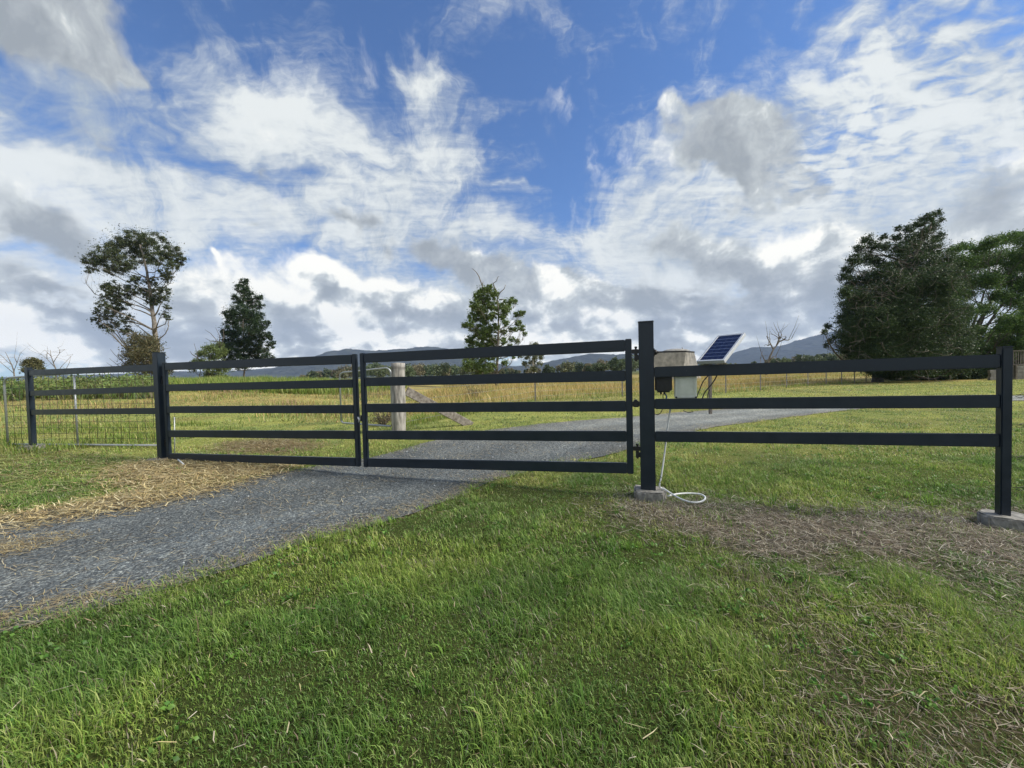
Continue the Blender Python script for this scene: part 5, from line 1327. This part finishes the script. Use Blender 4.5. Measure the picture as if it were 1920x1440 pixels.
skyc = vmath('MULTIPLY', sky.outputs[0], (.46, .70, 1.0))
c1 = mixc(alphaW, skyc, wc)

# --- cumulus texture (with steps towards the light for shading)
lz = math_('MULTIPLY', math_('LOGARITHM', math_('ADD', math_('MAXIMUM', qz, 0.0), .13), math.e), .36)
qs = N('ShaderNodeMapping'); qs.inputs['Scale'].default_value = (1.25, 1.0, 1); L(comb(qx, lz), qs.inputs[0])
def puff(vec, sc_, det):
    v = N('ShaderNodeTexVoronoi'); v.voronoi_dimensions = '2D'; v.feature = 'SMOOTH_F1'; v.inputs['Scale'].default_value = sc_; v.inputs['Detail'].default_value = det
    v.inputs['Roughness'].default_value = .55; v.inputs['Lacunarity'].default_value = 2.3; v.inputs['Smoothness'].default_value = .35; v.normalize = True
    L(vec, v.inputs['Vector']); return math_('SUBTRACT', 1.0, v.outputs['Distance'])
def cn(vec):
    w_ = vmath('ADD', vec, vmath('SCALE', wB, None, .035))
    return math_('ADD', math_('MULTIPLY', puff(w_, 13, 3), .40), math_('MULTIPLY', noise(w_, 7, 12, .62, .15), .72))
def at_off(o): return vmath('ADD', qs.outputs[0], o)
n1 = cn(qs.outputs[0])
n2 = cn(at_off((.010, .020, 0)))
m1 = noise(qs.outputs[0], 6.5, 4, .5, .2); m2 = noise(at_off((.022, .050, 0)), 6.5, 4, .5, .2)
low = smooth(dz, .30, .08)
bank = smooth(dz, .30, .13)
aC = math_('ADD', math_('ADD', math_('MINIMUM', fC, 1.5), math_('SUBTRACT', math_('MULTIPLY', bank, .55), .10)), math_('MULTIPLY', math_('SUBTRACT', n1, .61), 4.2))
alphaC = math_('MULTIPLY', smooth(math_('DIVIDE', math_('SUBTRACT', aC, .28), math_('SUBTRACT', 1.15, math_('MULTIPLY', low, .65))), 0.0, 1.0), .97)
thick = smooth(aC, .5, 2.2)
lit = math_('ADD', math_('MULTIPLY', math_('SUBTRACT', n1, n2), 3.4), math_('MULTIPLY', math_('SUBTRACT', m1, m2), math_('ADD', .8, math_('MULTIPLY', low, 2.4))))
tone = math_('ADD', math_('ADD', math_('ADD', .50, math_('MULTIPLY', low, .13)), math_('MULTIPLY', fT, .78)), math_('SUBTRACT', lit, math_('MULTIPLY', thick, .26)))
r = N('ShaderNodeValToRGB'); L(tone, r.inputs[0]); e = r.color_ramp.elements
for k_ in range(3): e.new(.5)
for i_, (p_, c_) in enumerate(((0, (2.3, 2.5, 2.62)), (.3, (2.95, 3.15, 3.25)), (.55, (3.8, 4.05, 4.05)), (.76, (5.9, 6.0, 5.7)), (.95, (7.8, 7.6, 6.9)))):
    e[i_].position = p_; e[i_].color = (*[x / 10 for x in c_], 1)
cumc = vmath('SCALE', r.outputs[0], None, 10)
c2 = mixc(alphaC, c1, cumc)
# low sky colour brightened to make up for dimming by the haze box
c2 = vmath('SCALE', c2, None, math_('ADD', 1.0, math_('MULTIPLY', smooth(dz, .16, .0), .18)))
L(c2, bg.inputs[0])
w.cycles.sampling_method = 'MANUAL'; w.cycles.sample_map_resolution = 512

# ------------------------------------------------------------------ render settings
sc.view_settings.view_transform = 'Standard'; sc.view_settings.look = 'None'
sc.view_settings.exposure = 0.66; sc.view_settings.gamma = 1
sc.cycles.max_bounces = 5; sc.cycles.diffuse_bounces = 2; sc.cycles.glossy_bounces = 2; sc.cycles.transmission_bounces = 3; sc.cycles.volume_bounces = 0
sc.cycles.use_denoising = True
